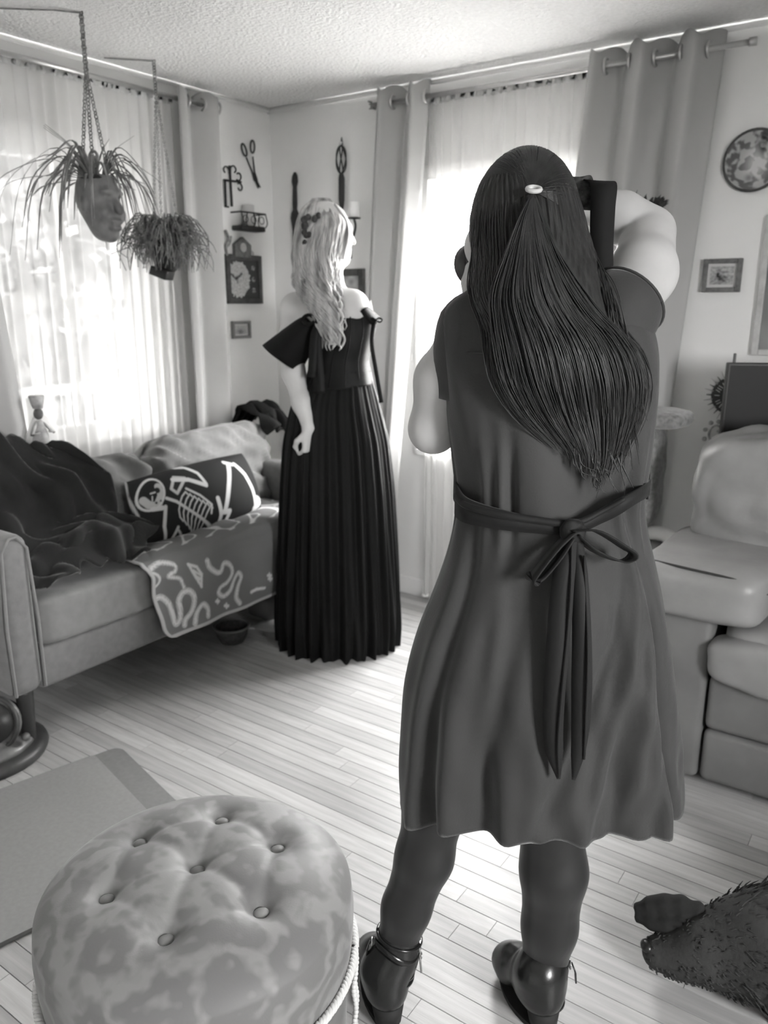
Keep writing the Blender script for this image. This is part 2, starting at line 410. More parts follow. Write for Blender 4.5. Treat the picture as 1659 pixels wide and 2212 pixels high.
def window(name, ax, hole, face, mull, rails, dirn):
    a0, a1, c0, c1 = hole
    def bx(p0, p1, q0, q1, t0, t1, bev=0.004):
        return box((p0, min(face+dirn*t0, face+dirn*t1), q0), (p1, max(face+dirn*t0, face+dirn*t1), q1), bev) if ax == 0 else box((min(face+dirn*t0, face+dirn*t1), p0, q0), (max(face+dirn*t0, face+dirn*t1), p1, q1), bev)
    w = 0.045
    fr = join(bx(a0, a0+w, c0, c1, 0.03, 0.1), bx(a1-w, a1, c0, c1, 0.03, 0.1), bx(a0+w, a1-w, c0, c0+w, 0.03, 0.1), bx(a0+w, a1-w, c1-w, c1, 0.03, 0.1))
    root = struct(add(name, *fr, m_vinyl, smooth=False))
    for r in rails: add('sash_rail', *bx(a0+w, a1-w, r-0.02, r+0.02, 0.04, 0.085), m_vinyl, root, smooth=False)
    zs = [c0+w]+[r for r in rails]+[c1-w]; xs = [a0+w]+list(mull)+[a1-w]
    for q in mull: add('mullion', *bx(q-0.012, q+0.012, c0+w, c1-w, 0.045, 0.08), m_vinyl, root, smooth=False)
    for i in range(len(xs)-1):
        for j in range(len(zs)-1): add('pane', *bx(xs[i], xs[i+1], zs[j], zs[j+1], 0.06, 0.064, 0), m_glass, root, smooth=False)
    add('window_sill', *bx(a0-0.04, a1+0.04, c0-0.03, c0, -0.03, 0.03), m_trim, root, smooth=False)
    cas = join(bx(a0-0.06, a0, c0-0.03, c1+0.06, -0.014, -0.001, 0.003), bx(a1, a1+0.06, c0-0.03, c1+0.06, -0.014, -0.001, 0.003), bx(a0, a1, c1, c1+0.06, -0.014, -0.001, 0.003))
    add('casing', *cas, m_trim, root, smooth=False)
    return root
window('window_1', 1, WIN_L, 0.0, (-1.49, -1.18), (1.42,), -1)
window('window_2', 0, WIN_B, 0.0, (1.325,), (1.34,), 1)
window('fill_window', 1, WIN_FILL, RX, (-2.85,), (), 1)  # unseen window, added to light the room from the right

# ================================================================== OUTSIDE the left window
m_lawn = mat('lawn', 0.09, 0.95, 0.1, noise=(3, 0.3)); m_siding = mat('siding', 0.14, 0.8, noise=(2, 0.1)); m_hedge = mat('hedge_leaf', 0.045, 0.8, noise=(9, 0.5))
m_post = mat('porch_post_paint', 0.12, 0.6); m_roof = mat('shingle', 0.12, 0.9, noise=(12, 0.3)); m_bark = mat('bark', 0.1, 0.9, noise=(8, 0.4))
struct(add('ground', *box((-30, -30, -0.45), (30, 40, -0.40)), m_lawn, smooth=False))
def far_house():
    r = thing('house', 'pale house with small windows seen faintly through the left sheer curtain', 'house', (-9, 1.5, -0.4))
    add('wall', *box((-12, -2.6, -0.4), (-8, 6.5, 2.5)), m_siding, r, smooth=False)
    add('roof', *join(box((-12.4, -3.0, 2.5), (-7.6, 6.9, 2.7)), box((-11.6, -2.4, 2.7), (-8.6, 6.3, 3.4))), m_roof, r, smooth=False)
    for y in (-1.6, 0.4, 2.4, 4.6):
        f = add('window', *box((-8.0, y, 0.7), (-7.95, y+0.9, 1.8)), m_trim, r, smooth=False)
        add('pane', *box((-7.95, y+0.08, 0.78), (-7.93, y+0.82, 1.72)), m_siding, f, smooth=False)
far_house()
def leafy(c, r, n, seed):
    rr = random.Random(seed); ps = []
    for i in range(n):
        u = Vector((rr.gauss(0, 1), rr.gauss(0, 1), rr.gauss(0, 1))).normalized()*(rr.random()**0.4)
        p = np.array(c)+np.array([u.x*r[0], u.y*r[1], u.z*r[2]]); s = rr.uniform(0.05, 0.13)
        a = np.array([rr.gauss(0, 1) for _ in range(3)]); b = np.cross(a, [0.3, 0.2, 1]); a /= np.linalg.norm(a); b /= np.linalg.norm(b)
        ps.append((np.array([p-a*s, p+b*s*0.5, p+a*s, p-b*s*0.5]), [[0, 1, 2, 3]]))
    return join(*ps)
for i, (x, y, rr_, lab) in enumerate([(-2.35, 0.35, (0.25, 0.4, 0.45), 'low rounded shrub outside the left window in front of the leafy screen')]):
    r = thing('shrub', lab, 'shrub', (x, y, -0.4))
    f = add('foliage', *leafy((x, y, rr_[2]-0.2), rr_, 1500, i), m_hedge, r, smooth=False); f['kind'] = 'stuff'
    add('stem', *tube([(x, y, -0.4), (x+0.05, y, 0.6)], [0.06, 0.03], 8), m_bark, r)
hg = thing('sky_blocking_hedge', 'dense dark leafy screen added outside the left window to block the sky', 'sky_blocking_hedge', (-3.3, 1.0, -0.4))  # tall foliage put in to keep open sky out of the left window
add('core', *box((-3.6, -7.0, -0.4), (-3.1, 7.0, 3.3), 0.15, 3), m_hedge, hg); f = add('foliage', *leafy((-3.2, 0.9, 1.2), (0.5, 3.0, 2.0), 6000, 9), m_hedge, hg, smooth=False); f['kind'] = 'stuff'
# porch outside: beam, posts, rail
pr = thing('porch', 'porch with square posts and a rail outside the left window, under an added shade roof', 'porch', (-1.6, -0.6, -0.4))
add('roof', *box((-1.9, -3.2, 2.15), (-0.13, 2.2, 2.25)), m_siding, pr, smooth=False)  # roof added over the porch to darken the left window
add('deck', *box((-1.9, -3.2, -0.40), (-0.13, 2.2, -0.05)), m_post, pr, smooth=False)
for y in (-2.4, -0.55, 1.4): add('post', *box((-1.8, y-0.06, -0.05), (-1.68, y+0.06, 2.15), 0.01), m_post, pr, smooth=False)
for z in (0.15, 0.85): add('rail', *box((-1.77, -2.4, z), (-1.71, 1.4, z+0.06), 0.005), m_post, pr, smooth=False)
for i in range(24): add('baluster', *box((-1.755, -2.3+i*0.155, 0.21), (-1.725, -2.27+i*0.155, 0.85)), m_post, pr, smooth=False)

# ================================================================== CURTAINS
m_drape = mat_drape('drape_cloth', 0.56, 0.28); m_sheer = mat_sheer('sheer_voile', 0.80, 0.28, 0.60); m_sheer_b = mat_sheer('sheer_voile_bright', 0.9, 0.5)
m_rod = mat('brushed_rod', 0.5, 0.3, 0.6, metal=0.8); m_grom = mat('grommet_metal', 0.55, 0.3, 0.6, metal=0.9); m_lace = mat('lace_trim', 0.8, 0.8)
def drape(name, ax, wall, sg, a_top, a_bot, z0, z1, waves, amp, ph, label, group, off=0.10, seed=0.0):
    """grommet curtain hanging on a rod: ax 0 runs along X (back wall), 1 along Y (left wall); sg = direction into the room"""
    def fn(u, v):
        zt = z1-(z1-z0)*v; a0 = a_top[0]+(a_bot[0]-a_top[0])*v; a1 = a_top[1]+(a_bot[1]-a_top[1])*v
        ss = u; wob = 0.010*np.sin(9*v+7*u+seed)*v
        c = a0+(a1-a0)*ss+0.012*np.sin(2*math.pi*waves*u*2+ph)*0.5
        dpt = off+amp*np.sin(2*math.pi*waves*u+ph)*(1-0.25*v)+0.010*np.sin(5.3*u*waves+3*v+seed)*v+wob
        zz = zt+np.where(v < 0.001, 0.012*np.cos(2*math.pi*waves*u*2+ph), 0)
        o = np.empty(u.shape+(3,)); o[..., 2] = zz
        if ax == 0: o[..., 0] = c; o[..., 1] = wall+sg*dpt
        else: o[..., 1] = c; o[..., 0] = wall+sg*dpt
        return o
    ob = solo(name, *thick(grid(fn, int(26*waves), 30), 0.003), m_drape, label, 'curtain', group)
    return ob, fn
def grommets(ob, fn, ax, waves, ph, z):
    k = 0
    for i in range(-4, 12):
        u = (i*math.pi-ph)/(2*math.pi*waves)              # where the cloth crosses the rod
        if 0.03 < u < 0.97:
            p = fn(np.array([u]), np.array([0.0]))[0]; add('grommet', *torus((p[0], p[1], z), 0.024, 0.006, 'X' if ax == 0 else 'Y'), m_grom, ob)
OFF = 0.085; RZ = 2.255
o, fn = drape('drape', 0, 0, -1, (0.722, 0.972), (0.577, 0.770), 0.015, 2.310, 1.5, 0.042, 0.3, 'grey grommet drape hanging left of the back window', 'grey drapes', OFF, 1.0); grommets(o, fn, 0, 1.5, 0.3, RZ)
o, fn = drape('drape', 0, 0, -1, (1.683, 2.130), (1.50, 2.00), 0.015, 2.308, 2.5, 0.046, 1.2, 'wide grey grommet drape hanging right of the back window', 'grey drapes', OFF, 2.0); grommets(o, fn, 0, 2.5, 1.2, RZ)
o, fn = drape('drape', 1, 0, 1, (-0.682, -0.414), (-0.675, -0.428), 0.015, 2.294, 1.5, 0.042, 0.6, 'grey grommet drape hanging right of the left window by the room corner', 'grey drapes', OFF, 3.0); grommets(o, fn, 1, 1.5, 0.6, RZ)
o, fn = drape('drape', 1, 0, 1, (-2.05, -1.62), (-2.0, -1.42), 0.015, 2.294, 2.5, 0.042, 0.2, 'grey drape at the left edge behind the sofa arm', 'grey drapes', OFF, 4.0); grommets(o, fn, 1, 2.5, 0.2, RZ)
def sheer(name, ax, wall, sg, a0, a1, z0, z1, waves, amp, m, label, off, seed):
    rr = random.Random(seed); ph = [(rr.uniform(0.6, 2.3), rr.uniform(0, 6.28), rr.uniform(0.3, 1)) for _ in range(5)]
    def fn(u, v):
        zt = z1-(z1-z0)*v; d = np.zeros_like(u)
        for w, p, a in ph: d = d+a*np.sin(2*math.pi*waves*w*u+p+0.5*v*w)
        d = off+amp*d*(0.5+0.5*v)
        c = a0+(a1-a0)*u+0.006*np.sin(2*math.pi*waves*1.7*u)
        o = np.empty(u.shape+(3,)); o[..., 2] = zt+np.where(v < 0.001, 0.004*np.sin(2*math.pi*waves*6*u), 0)
        if ax == 0: o[..., 0] = c; o[..., 1] = wall+sg*d
        else: o[..., 1] = c; o[..., 0] = wall+sg*d
        return o
    ob = solo(name, *grid(fn, 220, 24), m, label, 'curtain', 'sheer curtains')
    return ob, fn
o, fn = sheer('sheer_curtain', 0, 0, -1, 0.95, 1.68, 0.02, 2.262, 9, 0.007, m_sheer_b, 'bright white sheer curtain over the back window behind the photographer', 0.045, 5)
bt = fn(np.linspace(0, 1, 120), np.ones(120)); add('lace_edge', *tube(bt+np.array([0, 0, 0.006]), 0.007+0.003*np.sin(np.arange(120)*1.9), 6), m_lace, o)
add('header', *ribbon(fn(np.linspace(0, 1, 160), np.zeros(160))+np.array([0, 0, -0.012]), 0.032, (0, 0, 1), 0.004), mat_drape('header_voile', 0.75, 0.4), o)
o, fn = sheer('sheer_curtain', 1, 0, 1, -1.68, -0.66, 0.30, 2.268, 11, 0.008, m_sheer, 'white sheer curtain over the left window behind the hanging plants', 0.045, 9)
add('header', *ribbon(fn(np.linspace(0, 1, 200), np.zeros(200))+np.array([0, 0, -0.014]), 0.035, (0, 0, 1), 0.004), MATS['header_voile'], o)
def rod(name, ax, wall, sg, a0, a1, label, brk):
    mk = (lambda a, d, z: (a, wall+sg*d, z)) if ax == 0 else (lambda a, d, z: (wall+sg*d, a, z))
    r = thing(name, label, 'curtain rod', mk((a0+a1)/2, OFF, RZ))
    add('rod', *tube([mk(a0, OFF, RZ), mk(a1, OFF, RZ)], 0.010, 12), m_rod, r)
    for a in (a0, a1): add('end_cap', *tube([mk(a-0.012, OFF, RZ), mk(a+0.012, OFF, RZ)], 0.014, 12), m_rod, r)
    for a in brk:
        add('bracket', *join(tube([mk(a, 0.001, RZ-0.01), mk(a, OFF, RZ-0.012)], 0.006, 8), box(np.array(mk(a-0.015, 0.0, RZ-0.04)), np.array(mk(a+0.015, 0.006, RZ+0.02)))), m_rod, r)
rod('curtain_rod', 0, 0, -1, 0.74, 2.23, 'metal curtain rod above the back window', (0.86, 1.85))
rod('curtain_rod', 1, 0, 1, -2.1, -0.45, 'metal curtain rod above the left window', (-0.5, -1.9))
# spare rod bracket left on the back wall
solo('wall_bracket', *join(box((0.615, -0.008, 2.262), (0.651, -0.001, 2.285), 0.002), tube([(0.622, -0.006, 2.29), (0.622, -0.03, 2.29)], 0.004, 6), tube([(0.644, -0.006, 2.26), (0.644, -0.03, 2.26)], 0.004, 6), tube([(0.612, -0.01, 2.283), (0.655, -0.01, 2.283)], 0.003, 6), tube([(0.612, -0.01, 2.264), (0.655, -0.01, 2.264)], 0.003, 6)), mat('bracket_metal', 0.25, 0.5), 'small bare metal bracket on the back wall near the ceiling', 'bracket', smooth=False)
# ================================================================== PRINTS
def seg_dist(P, pts):
    P = np.asarray(P, float); d = np.full(len(P), 1e9); pts = np.asarray(pts, float)
    for a, b in zip(pts[:-1], pts[1:]):
        ab = b-a; t = np.clip(((P-a)@ab)/(ab@ab+1e-12), 0, 1); d = np.minimum(d, np.linalg.norm(P-a-t[:, None]*ab, axis=1))
    return d
def soft(d, w, e): return np.clip((w-d)/e+0.5, 0, 1)

# ================================================================== SOFA under the left window
m_sofa = mat('sofa_fabric', 0.17, 0.9, 0.2, noise=(40, 0.10), bump=(220, 0.25, 0.002), sheen=0.3)
m_sofac = mat('sofa_cushion_fabric', 0.20, 0.9, 0.2, noise=(30, 0.08), bump=(180, 0.2, 0.002), sheen=0.3)
m_leg = mat('dark_leg', 0.04, 0.4)
sofa = thing('sofa', 'grey fabric sofa with loose back cushions under the left window', 'sofa', (0.36, -1.16, 0))
def arm_profile(y0, y1, x0, x1, z0, z1, r=0.05):
    return box((x0, y0, z0), (x1, y1, z1), r, 5)
a1_ = add('arm', *arm_profile(-2.00, -1.878, 0.06, 0.665, 0.205, 0.735, 0.045), m_sofa, sofa)
add('piping', *tube([(0.663, -1.985, 0.22), (0.667, -1.99, 0.45), (0.660, -1.975, 0.69), (0.655, -1.945, 0.728), (0.655, -1.92, 0.728), (0.661, -1.893, 0.69), (0.667, -1.885, 0.45), (0.664, -1.885, 0.22)], 0.005, 6), m_sofac, a1_)
add('arm', *arm_profile(-0.50, -0.38, 0.06, 0.64, 0.205, 0.70, 0.045), m_sofa, sofa)
add('seat_frame', *box((0.06, -1.89, 0.205), (0.655, -0.49, 0.345), 0.015), m_sofa, sofa)
add('backrest', *box((0.06, -1.89, 0.34), (0.17, -0.49, 0.80), 0.04, 4), m_sofa, sofa)
for y0, y1, sd in ((-1.878, -1.19, 1), (-1.19, -0.50, 2)):
    c = cushion((0.40, (y0+y1)/2, 0.425), (0.53, y1-y0-0.004, 0.165), 0.16, 20, 0.006, 7, sd); s_ = add('seat_cushion', *c, m_sofac, sofa)
for (y0, y1, zc, hh, lean, roll, sd) in ((-1.875, -1.11, 0.638, 0.39, -0.22, 0.02, 3), (-1.12, -0.40, 0.665, 0.43, -0.20, 0.035, 4)):
    v, f = cushion((0.255, (y0+y1)/2, zc), (0.19, y1-y0, hh), 0.42, 34, 0.0, 6, sd)
    c0 = np.array([0.255, (y0+y1)/2, zc]); q = v-c0
    wr = nz(np.stack([q[:, 0], q[:, 1]*1.0+q[:, 2]*1.4, (q[:, 2]-q[:, 1])*0.35], 1), 17, sd)*0.050+nz(q, 9, sd+2)*0.018
    wr *= np.clip(0.25+np.abs(q[:, 1])/(y1-y0)*1.7, 0, 1)
    v = v+np.stack([wr, wr*0, wr*0.5], 1)
    v = rot(rot(v, c0, 'Y', lean), c0, 'X', roll)
    add('back_cushion', v, f, m_sofac, sofa)
for x, y in ((0.61, -1.93), (0.12, -1.93), (0.61, -0.43), (0.12, -0.43)):
    add('leg', *lathe((x, y, 0), [(0.016, 0), (0.020, 0.02), (0.028, 0.20), (0.028, 0.21)], 14), m_leg, sofa)

# black garment over the far end of the sofa back
m_black = mat('black_cloth', 0.025, 0.95, 0.1, bump=(40, 0.4, 0.004))
def fold_cloth(u, v):
    y = -0.455+0.16*u; s = v
    x = np.interp(s, [0, .25, .5, .75, 1], [0.10, 0.115, 0.20, 0.32, 0.36]); z = np.interp(s, [0, .25, .5, .75, 1], [0.86, 0.925, 0.945, 0.91, 0.84])
    b = 0.018*np.sin(14*u+5*v)+0.012*np.sin(23*u-9*v); return np.stack([x+b, y+0.02*np.sin(6*v), z+0.8*b-0.03*(u-0.3)**2], -1)
solo('garment', *thick(grid(fold_cloth, 26, 24), 0.012), m_black, 'black garment heaped over the far end of the sofa back', 'garment')

# snake-print blanket on the seat, hanging over the front edge
BX = 0.682
def blanket_pos(y, t):
    """t 0 = at the back of the seat ... 0.5 = front edge ... 1 = bottom hem"""
    x = np.interp(t, [0, 0.12, 0.40, 0.47, 0.52, 0.58, 0.80, 1.0], [0.30, 0.36, 0.60, 0.658, 0.680, 0.690, 0.686, 0.690])
    z = np.interp(t, [0, 0.12, 0.40, 0.47, 0.52, 0.58, 0.80, 1.0], [0.528, 0.524, 0.524, 0.519, 0.498, 0.460, 0.330, 0.215])
    w = 0.010*np.sin(y*17+t*5)+0.007*np.sin(y*31-t*11)+0.006*np.sin(t*25+y*9)
    top = np.clip((0.5-t)*6, 0, 1); fr = 1-top
    return np.stack([x+w*0.5*fr+0.004, y+0.012*np.sin(t*9+y*5), z+np.abs(w)*0.9*top], -1)
NB = (230, 150)
def blanket_fn(u, v):
    yl = np.interp(v, [0, 0.40, 0.5, 0.56, 1.0], [-1.42, -1.50, -1.475, -1.45, -1.435])
    rc = np.clip((v-0.90)/0.10, 0, 1); yl = yl+0.05*(1-np.sqrt(np.clip(1-rc**2, 0, 1)))     # rounded hem corner
    return blanket_pos(yl+(-0.52-yl)*u, v)
bv, bf = grid(blanket_fn, *NB)
U, Vv = np.meshgrid(np.linspace(0, 1, NB[0]), np.linspace(0, 1, NB[1]), indexing='ij'); P2 = np.stack([bv[:, 1], bv[:, 2]], 1)
def zb(q):                      # (x, y) in a 4.366x crop of the sofa region -> (Y, Z) on the blanket front
    p = onX(240+q[0]/4.366, 960+q[1]/4.366, 0.688); return (p[1], p[2])
SN = [[(400, 1470), (470, 1440), (540, 1500), (570, 1600), (600, 1690), (640, 1650), (640, 1560), (625, 1470), (660, 1390), (720, 1380), (755, 1440), (740, 1560), (690, 1650), (680, 1700)],
      [(770, 1680), (790, 1570), (840, 1500), (890, 1540), (890, 1610)],
      [(880, 1090), (905, 1150), (970, 1200), (1010, 1190), (1040, 1120), (1100, 1130), (1125, 1200), (1080, 1290), (1020, 1340), (1010, 1400), (1060, 1430), (1120, 1370), (1150, 1270), (1190, 1210), (1225, 1250), (1190, 1340), (1165, 1440), (1190, 1490)],
      [(380, 1180), (480, 1130), (590, 1140), (590, 1190), (520, 1240), (630, 1260), (670, 1340)]]
SW = [0.0115, 0.011, 0.010, 0.007]
val = np.full(len(bv), 0.17)
front = (Vv.ravel() > 0.42)
for pts, w in zip(SN, SW):
    d = seg_dist(P2, spline([zb(q) for q in pts], 60)); k = soft(d, w, 0.004)*(0.55+0.45*(d < w*0.45)+0.35*(d > w*0.75)); val = np.maximum(val, 0.17+0.55*k*front)
def outline(pts, w=0.004, a=0.55):
    global val
    d = seg_dist(P2, [zb(q) for q in pts]); val = np.maximum(val, 0.17+a*soft(d, w, 0.003)*front)
outline([(715, 1130), (780, 1240), (830, 1340), (840, 1220), (790, 1150), (715, 1130)], 0.005); outline([(760, 1180), (830, 1230)]); outline([(780, 1240), (835, 1270)], 0.006); outline([(770, 1200), (820, 1300)])
th = np.linspace(0, 2*math.pi, 26); outline([(330+105*math.cos(t)-40*math.sin(t), 1300+85*math.sin(t)) for t in th], 0.005, 0.45); outline([(290, 1290), (340, 1260), (380, 1310), (340, 1350), (300, 1320)], 0.006, 0.4)
for q in ((435, 1700), (1000, 1480), (1080, 1520), (1465, 1230), (1470, 1260)): outline([(q[0]-14, q[1]), (q[0]+14, q[1])], 0.006); outline([(q[0], q[1]-20), (q[0], q[1]+20)], 0.004)
outline([(1300, 1390), (1350, 1360), (1420, 1345)], 0.006)
tp = soft(np.abs(np.sin(bv[:, 1]*26+np.sin(bv[:, 0]*31)*2.0)*np.sin(bv[:, 0]*22+np.cos(bv[:, 1]*17)*1.8)), 0.16, 0.1)*(1-front); val = np.maximum(val, 0.20+0.40*tp)
edge = np.minimum(np.minimum(U, (1-U)*1.0+1), 1).ravel(); val = np.where((edge < 0.016) | (Vv.ravel() > 0.975), 0.52, val)
tv, tf = thick((bv, bf), 0.006)
m_print_b = mat_print('blanket_print', 0.85, 0.15)
solo('blanket', tv, tf, m_print_b, 'grey fleece blanket printed with pale snakes, hanging over the sofa front', 'blanket', cols=np.concatenate([val, val]))

# dark pillow printed with a reclining skeleton
def skel_uv(x, y):              # crop coords -> pillow uv
    q = np.array([x-85.0, y-560.0]); det = 1045*460+225*355.0
    return ((q[0]*460-225*q[1])/det, (1045*q[1]+355*q[0])/det)
PL, PHh = 0.66, 0.275
NPU, NPV = 240, 110
def pil(u, v):
    a = (u-0.5)*2; b = (v-0.5)*2
    rr = np.clip(1-np.abs(a)**3.2, 0, 1)**0.5*np.clip(1-np.abs(b)**2.6, 0, 1)**0.5
    cx = a*PL/2*(1-0.05*b*b); cz = -b*PHh/2*(1-0.06*a*a); h = 0.062*rr
    return cx, cz, h
Uq, Vq = np.meshgrid(np.linspace(0, 1, NPU), np.linspace(0, 1, NPV), indexing='ij')
cx_, cz_, h_ = pil(Uq, Vq)
def place_p(cx, cz, h):
    # length along Y, face towards +X, leaning back
    lean = math.radians(24); Cc = np.array([0.450, -1.005, 0.648])
    x = h*math.cos(lean)-cz*math.sin(lean); z = cz*math.cos(lean)+h*math.sin(lean)
    p = np.stack([x, cx, z+0.02*(cx/PL)], -1); return p+Cc
fv = place_p(cx_, cz_, h_).reshape(-1, 3); bk = place_p(cx_, cz_, -h_*0.8).reshape(-1, 3)
_, gf = grid(lambda u, v: np.stack([u, v, u], -1), NPU, NPV)
n_ = len(fv); pv = np.vstack([fv, bk]); pf = [q[::-1] for q in gf]+[[i+n_ for i in q] for q in gf]
Pp = np.stack([Uq.ravel()*PL, Vq.ravel()*PHh], 1); val = np.full(n_, 0.022)
def bone(pts, w, a=0.62):
    global val
    q = [skel_uv(*p) for p in pts]; q = [(a_*PL, b_*PHh) for a_, b_ in q]
    d = seg_dist(Pp, q); val = np.maximum(val, 0.022+a*soft(d, w*0.8, 0.003))
def hole(c, r):
    global val
    q = skel_uv(*c); d = np.hypot(Pp[:, 0]-q[0]*PL, Pp[:, 1]-q[1]*PHh); val = val*(1-0.97*soft(d, r, 0.004))
sk = skel_uv(275, 655)
bone([(275+95*math.cos(t), 655+115*math.sin(t)) for t in th], 0.006)                                  # skull outline
bone([(230, 700), (270, 730), (330, 740), (350, 660), (320, 600)], 0.020, 0.5); bone([(300, 760), (370, 750)], 0.012)
hole((255, 640), 0.016); hole((315, 625), 0.012); hole((280, 690), 0.006); hole((320, 715), 0.005); hole((350, 700), 0.004)
bone([(270, 650), (300, 640)], 0.004); bone([(285, 670), (290, 700)], 0.003)
bone([(390, 680), (470, 700), (560, 745), (640, 780), (740, 820), (840, 850)], 0.008)                   # spine
for i in range(7):                                                                                    # ribs both sides
    x0, y0 = 500+38*i, 700+17*i
    bone([(x0, y0), (x0+10, y0-40), (x0+35, y0-75-4*i), (x0+55, y0-60-3*i)], 0.0042, 0.6)
    bone([(x0, y0+10), (x0-6, y0+60), (x0+10, y0+110+4*i), (x0+40, y0+135+5*i)], 0.0042, 0.6)
bone([(440, 520), (420, 610), (470, 640), (530, 520), (440, 520)], 0.008, 0.5)                          # shoulder blade
bone([(540, 600), (660, 640), (770, 700), (780, 760)], 0.006); bone([(520, 900), (600, 950), (700, 965), (790, 910)], 0.006)
bone([(430, 540), (560, 530), (710, 560)], 0.011); bone([(710, 550), (640, 470), (540, 425), (470, 430)], 0.009)       # raised arm
bone([(390, 740), (400, 880), (450, 1010)], 0.009); bone([(510, 880), (480, 1000), (450, 1020)], 0.008)
bone([(820, 650), (880, 760), (900, 860), (960, 840), (960, 730), (900, 740)], 0.013); bone([(880, 880), (960, 870)], 0.012)   # pelvis
bone([(910, 720), (915, 560), (925, 370)], 0.014); bone([(890, 350), (960, 360)], 0.011)                    # thigh
bone([(985, 355), (1080, 430), (1170, 540), (1240, 650)], 0.013); bone([(1240, 600), (1290, 610), (1240, 680)], 0.012); bone([(1330, 580), (1300, 650), (1200, 750), (1130, 800)], 0.009)
bone([(980, 880), (1100, 830)], 0.005, 0.3)
bone([(90, 560), (130, 660), (220, 800), (310, 1030)], 0.005, 0.5)                                        # pale piping along the near end
m_print_p = mat_print('skeleton_print', 0.8, 0.2)
solo('pillow', pv, pf, m_print_p, 'black pillow printed with a white reclining skeleton on the sofa', 'pillow', cols=np.concatenate([val, np.full(n_, 0.022)]))

# dark throw over the near end of the sofa
m_throw = mat('dark_throw', 0.022, 0.95, 0.1, noise=(5, 0.3), bump=(70, 0.4, 0.003), sheen=0.2)
def throw_fn(u, v):
    x = np.interp(v, [0, .12, .3, .5, .65, .8, 1], [0.12, 0.235, 0.345, 0.405, 0.46, 0.54, 0.625]); z = np.interp(v, [0, .12, .3, .5, .65, .8, 1], [0.80, 0.915, 0.80, 0.64, 0.575, 0.555, 0.535])
    yr = np.interp(v, [0, .12, .3, .5, .65, .8, 1], [-1.56, -1.50, -1.36, -1.40, -1.24, -1.34, -1.46]); yl = np.interp(v, [0, .5, 1], [-1.90, -1.90, -1.885])
    y = yl+(yr-yl)*u
    q = 0.028*np.sin(9*u-14*v+1.0)+0.020*np.sin(17*u+10*v)+0.014*np.sin(31*u-22*v)
    pile = 0.10*np.exp(-((u-0.15)/0.35)**2-((v-0.05)/0.2)**2)+0.09*np.exp(-((u-0.55)/0.3)**2-((v-0.75)/0.2)**2)
    return np.stack([x+0.6*q+0.03, y+0.01*np.sin(20*v), z+np.abs(q)*0.7+pile], -1)
solo('throw_blanket', *thick(grid(throw_fn, 60, 70), 0.010), m_throw, 'dark crumpled throw heaped on the near end of the sofa', 'throw')

# pale figurine standing on the sofa back, half hidden by the sheer
m_fig = mat('pale_figurine', 0.45, 0.6, noise=(30, 0.35)); m_figd = mat('figurine_dark', 0.12, 0.6)
fb = onX(95, 1005, 0.115)
fg = thing('figurine', 'pale lacy figurine on the sofa back beside the dark throw', 'figurine', (0.115, fb[1], 0.80))
c = (0.115, fb[1], 0.80)
add('gown', *lathe(c, [(0.050, 0), (0.046, 0.03), (0.040, 0.09), (0.028, 0.14), (0.016, 0.175), (0.012, 0.19)], 20), m_fig, fg)
add('veil', *thick(grid(lambda u, v: np.stack([c[0]-0.02+0.015*np.cos(3*u), c[1]-0.06+0.15*u+0.02*v*(u-0.3), c[2]+0.02+0.20*(1-v)*(0.55+0.45*np.sin(u*3.14))], -1), 14, 12), 0.003), MATS['sheer_voile'], fg)
add('head', *sphere((c[0], c[1], c[2]+0.215), (0.017, 0.018, 0.023)), m_figd, fg)
add('headdress', *lathe((c[0], c[1], c[2]+0.235), [(0.018, 0), (0.024, 0.02), (0.030, 0.045), (0.026, 0.05)], 14), m_fig, fg)
for s in (-1, 1): add('arm', *tube([(c[0], c[1]+s*0.014, c[2]+0.18), (c[0]+0.02, c[1]+s*0.045, c[2]+0.14), (c[0]+0.03, c[1]+s*0.02, c[2]+0.15)], 0.006, 6), m_fig, fg)

# small shelf with a figurine inside the left window, behind the sheer
sb = onX(55, 632, 0.022)
sh = solo('shelf', *join(box((-0.062, sb[1]-0.07, sb[2]-0.012), (0.034, sb[1]+0.05, sb[2]), 0.003), box((0.001, sb[1]-0.05, sb[2]-0.04), (0.012, sb[1]-0.04, sb[2]-0.012)), box((0.001, sb[1]+0.02, sb[2]-0.04), (0.012, sb[1]+0.03, sb[2]-0.012))), m_trim, 'little shelf behind the left sheer curtain', 'shelf', smooth=False)
cf = (0.018, sb[1]+0.005, sb[2])
ct = thing('cat_figurine', 'small pale cat figurine on the little shelf behind the left sheer', 'figurine', cf)
bd = Body(); bd.ell((cf[0], cf[1], cf[2]+0.045), (0.012, 0.032, 0.045), 0.01); bd.ell((cf[0], cf[1]-0.008, cf[2]+0.105), (0.013, 0.027, 0.024), 0.01)
bd.cone((cf[0], cf[1]-0.026, cf[2]+0.12), (cf[0], cf[1]-0.030, cf[2]+0.145), 0.009, 0.003, 0.005); bd.cone((cf[0], cf[1]+0.008, cf[2]+0.12), (cf[0], cf[1]+0.014, cf[2]+0.145), 0.009, 0.003, 0.005); bd.cone((cf[0], cf[1]-0.03, cf[2]+0.008), (cf[0], cf[1]+0.03, cf[2]+0.008), 0.009, 0.009, 0.008)
add('body', *bd.mesh(0.004), m_fig, ct)

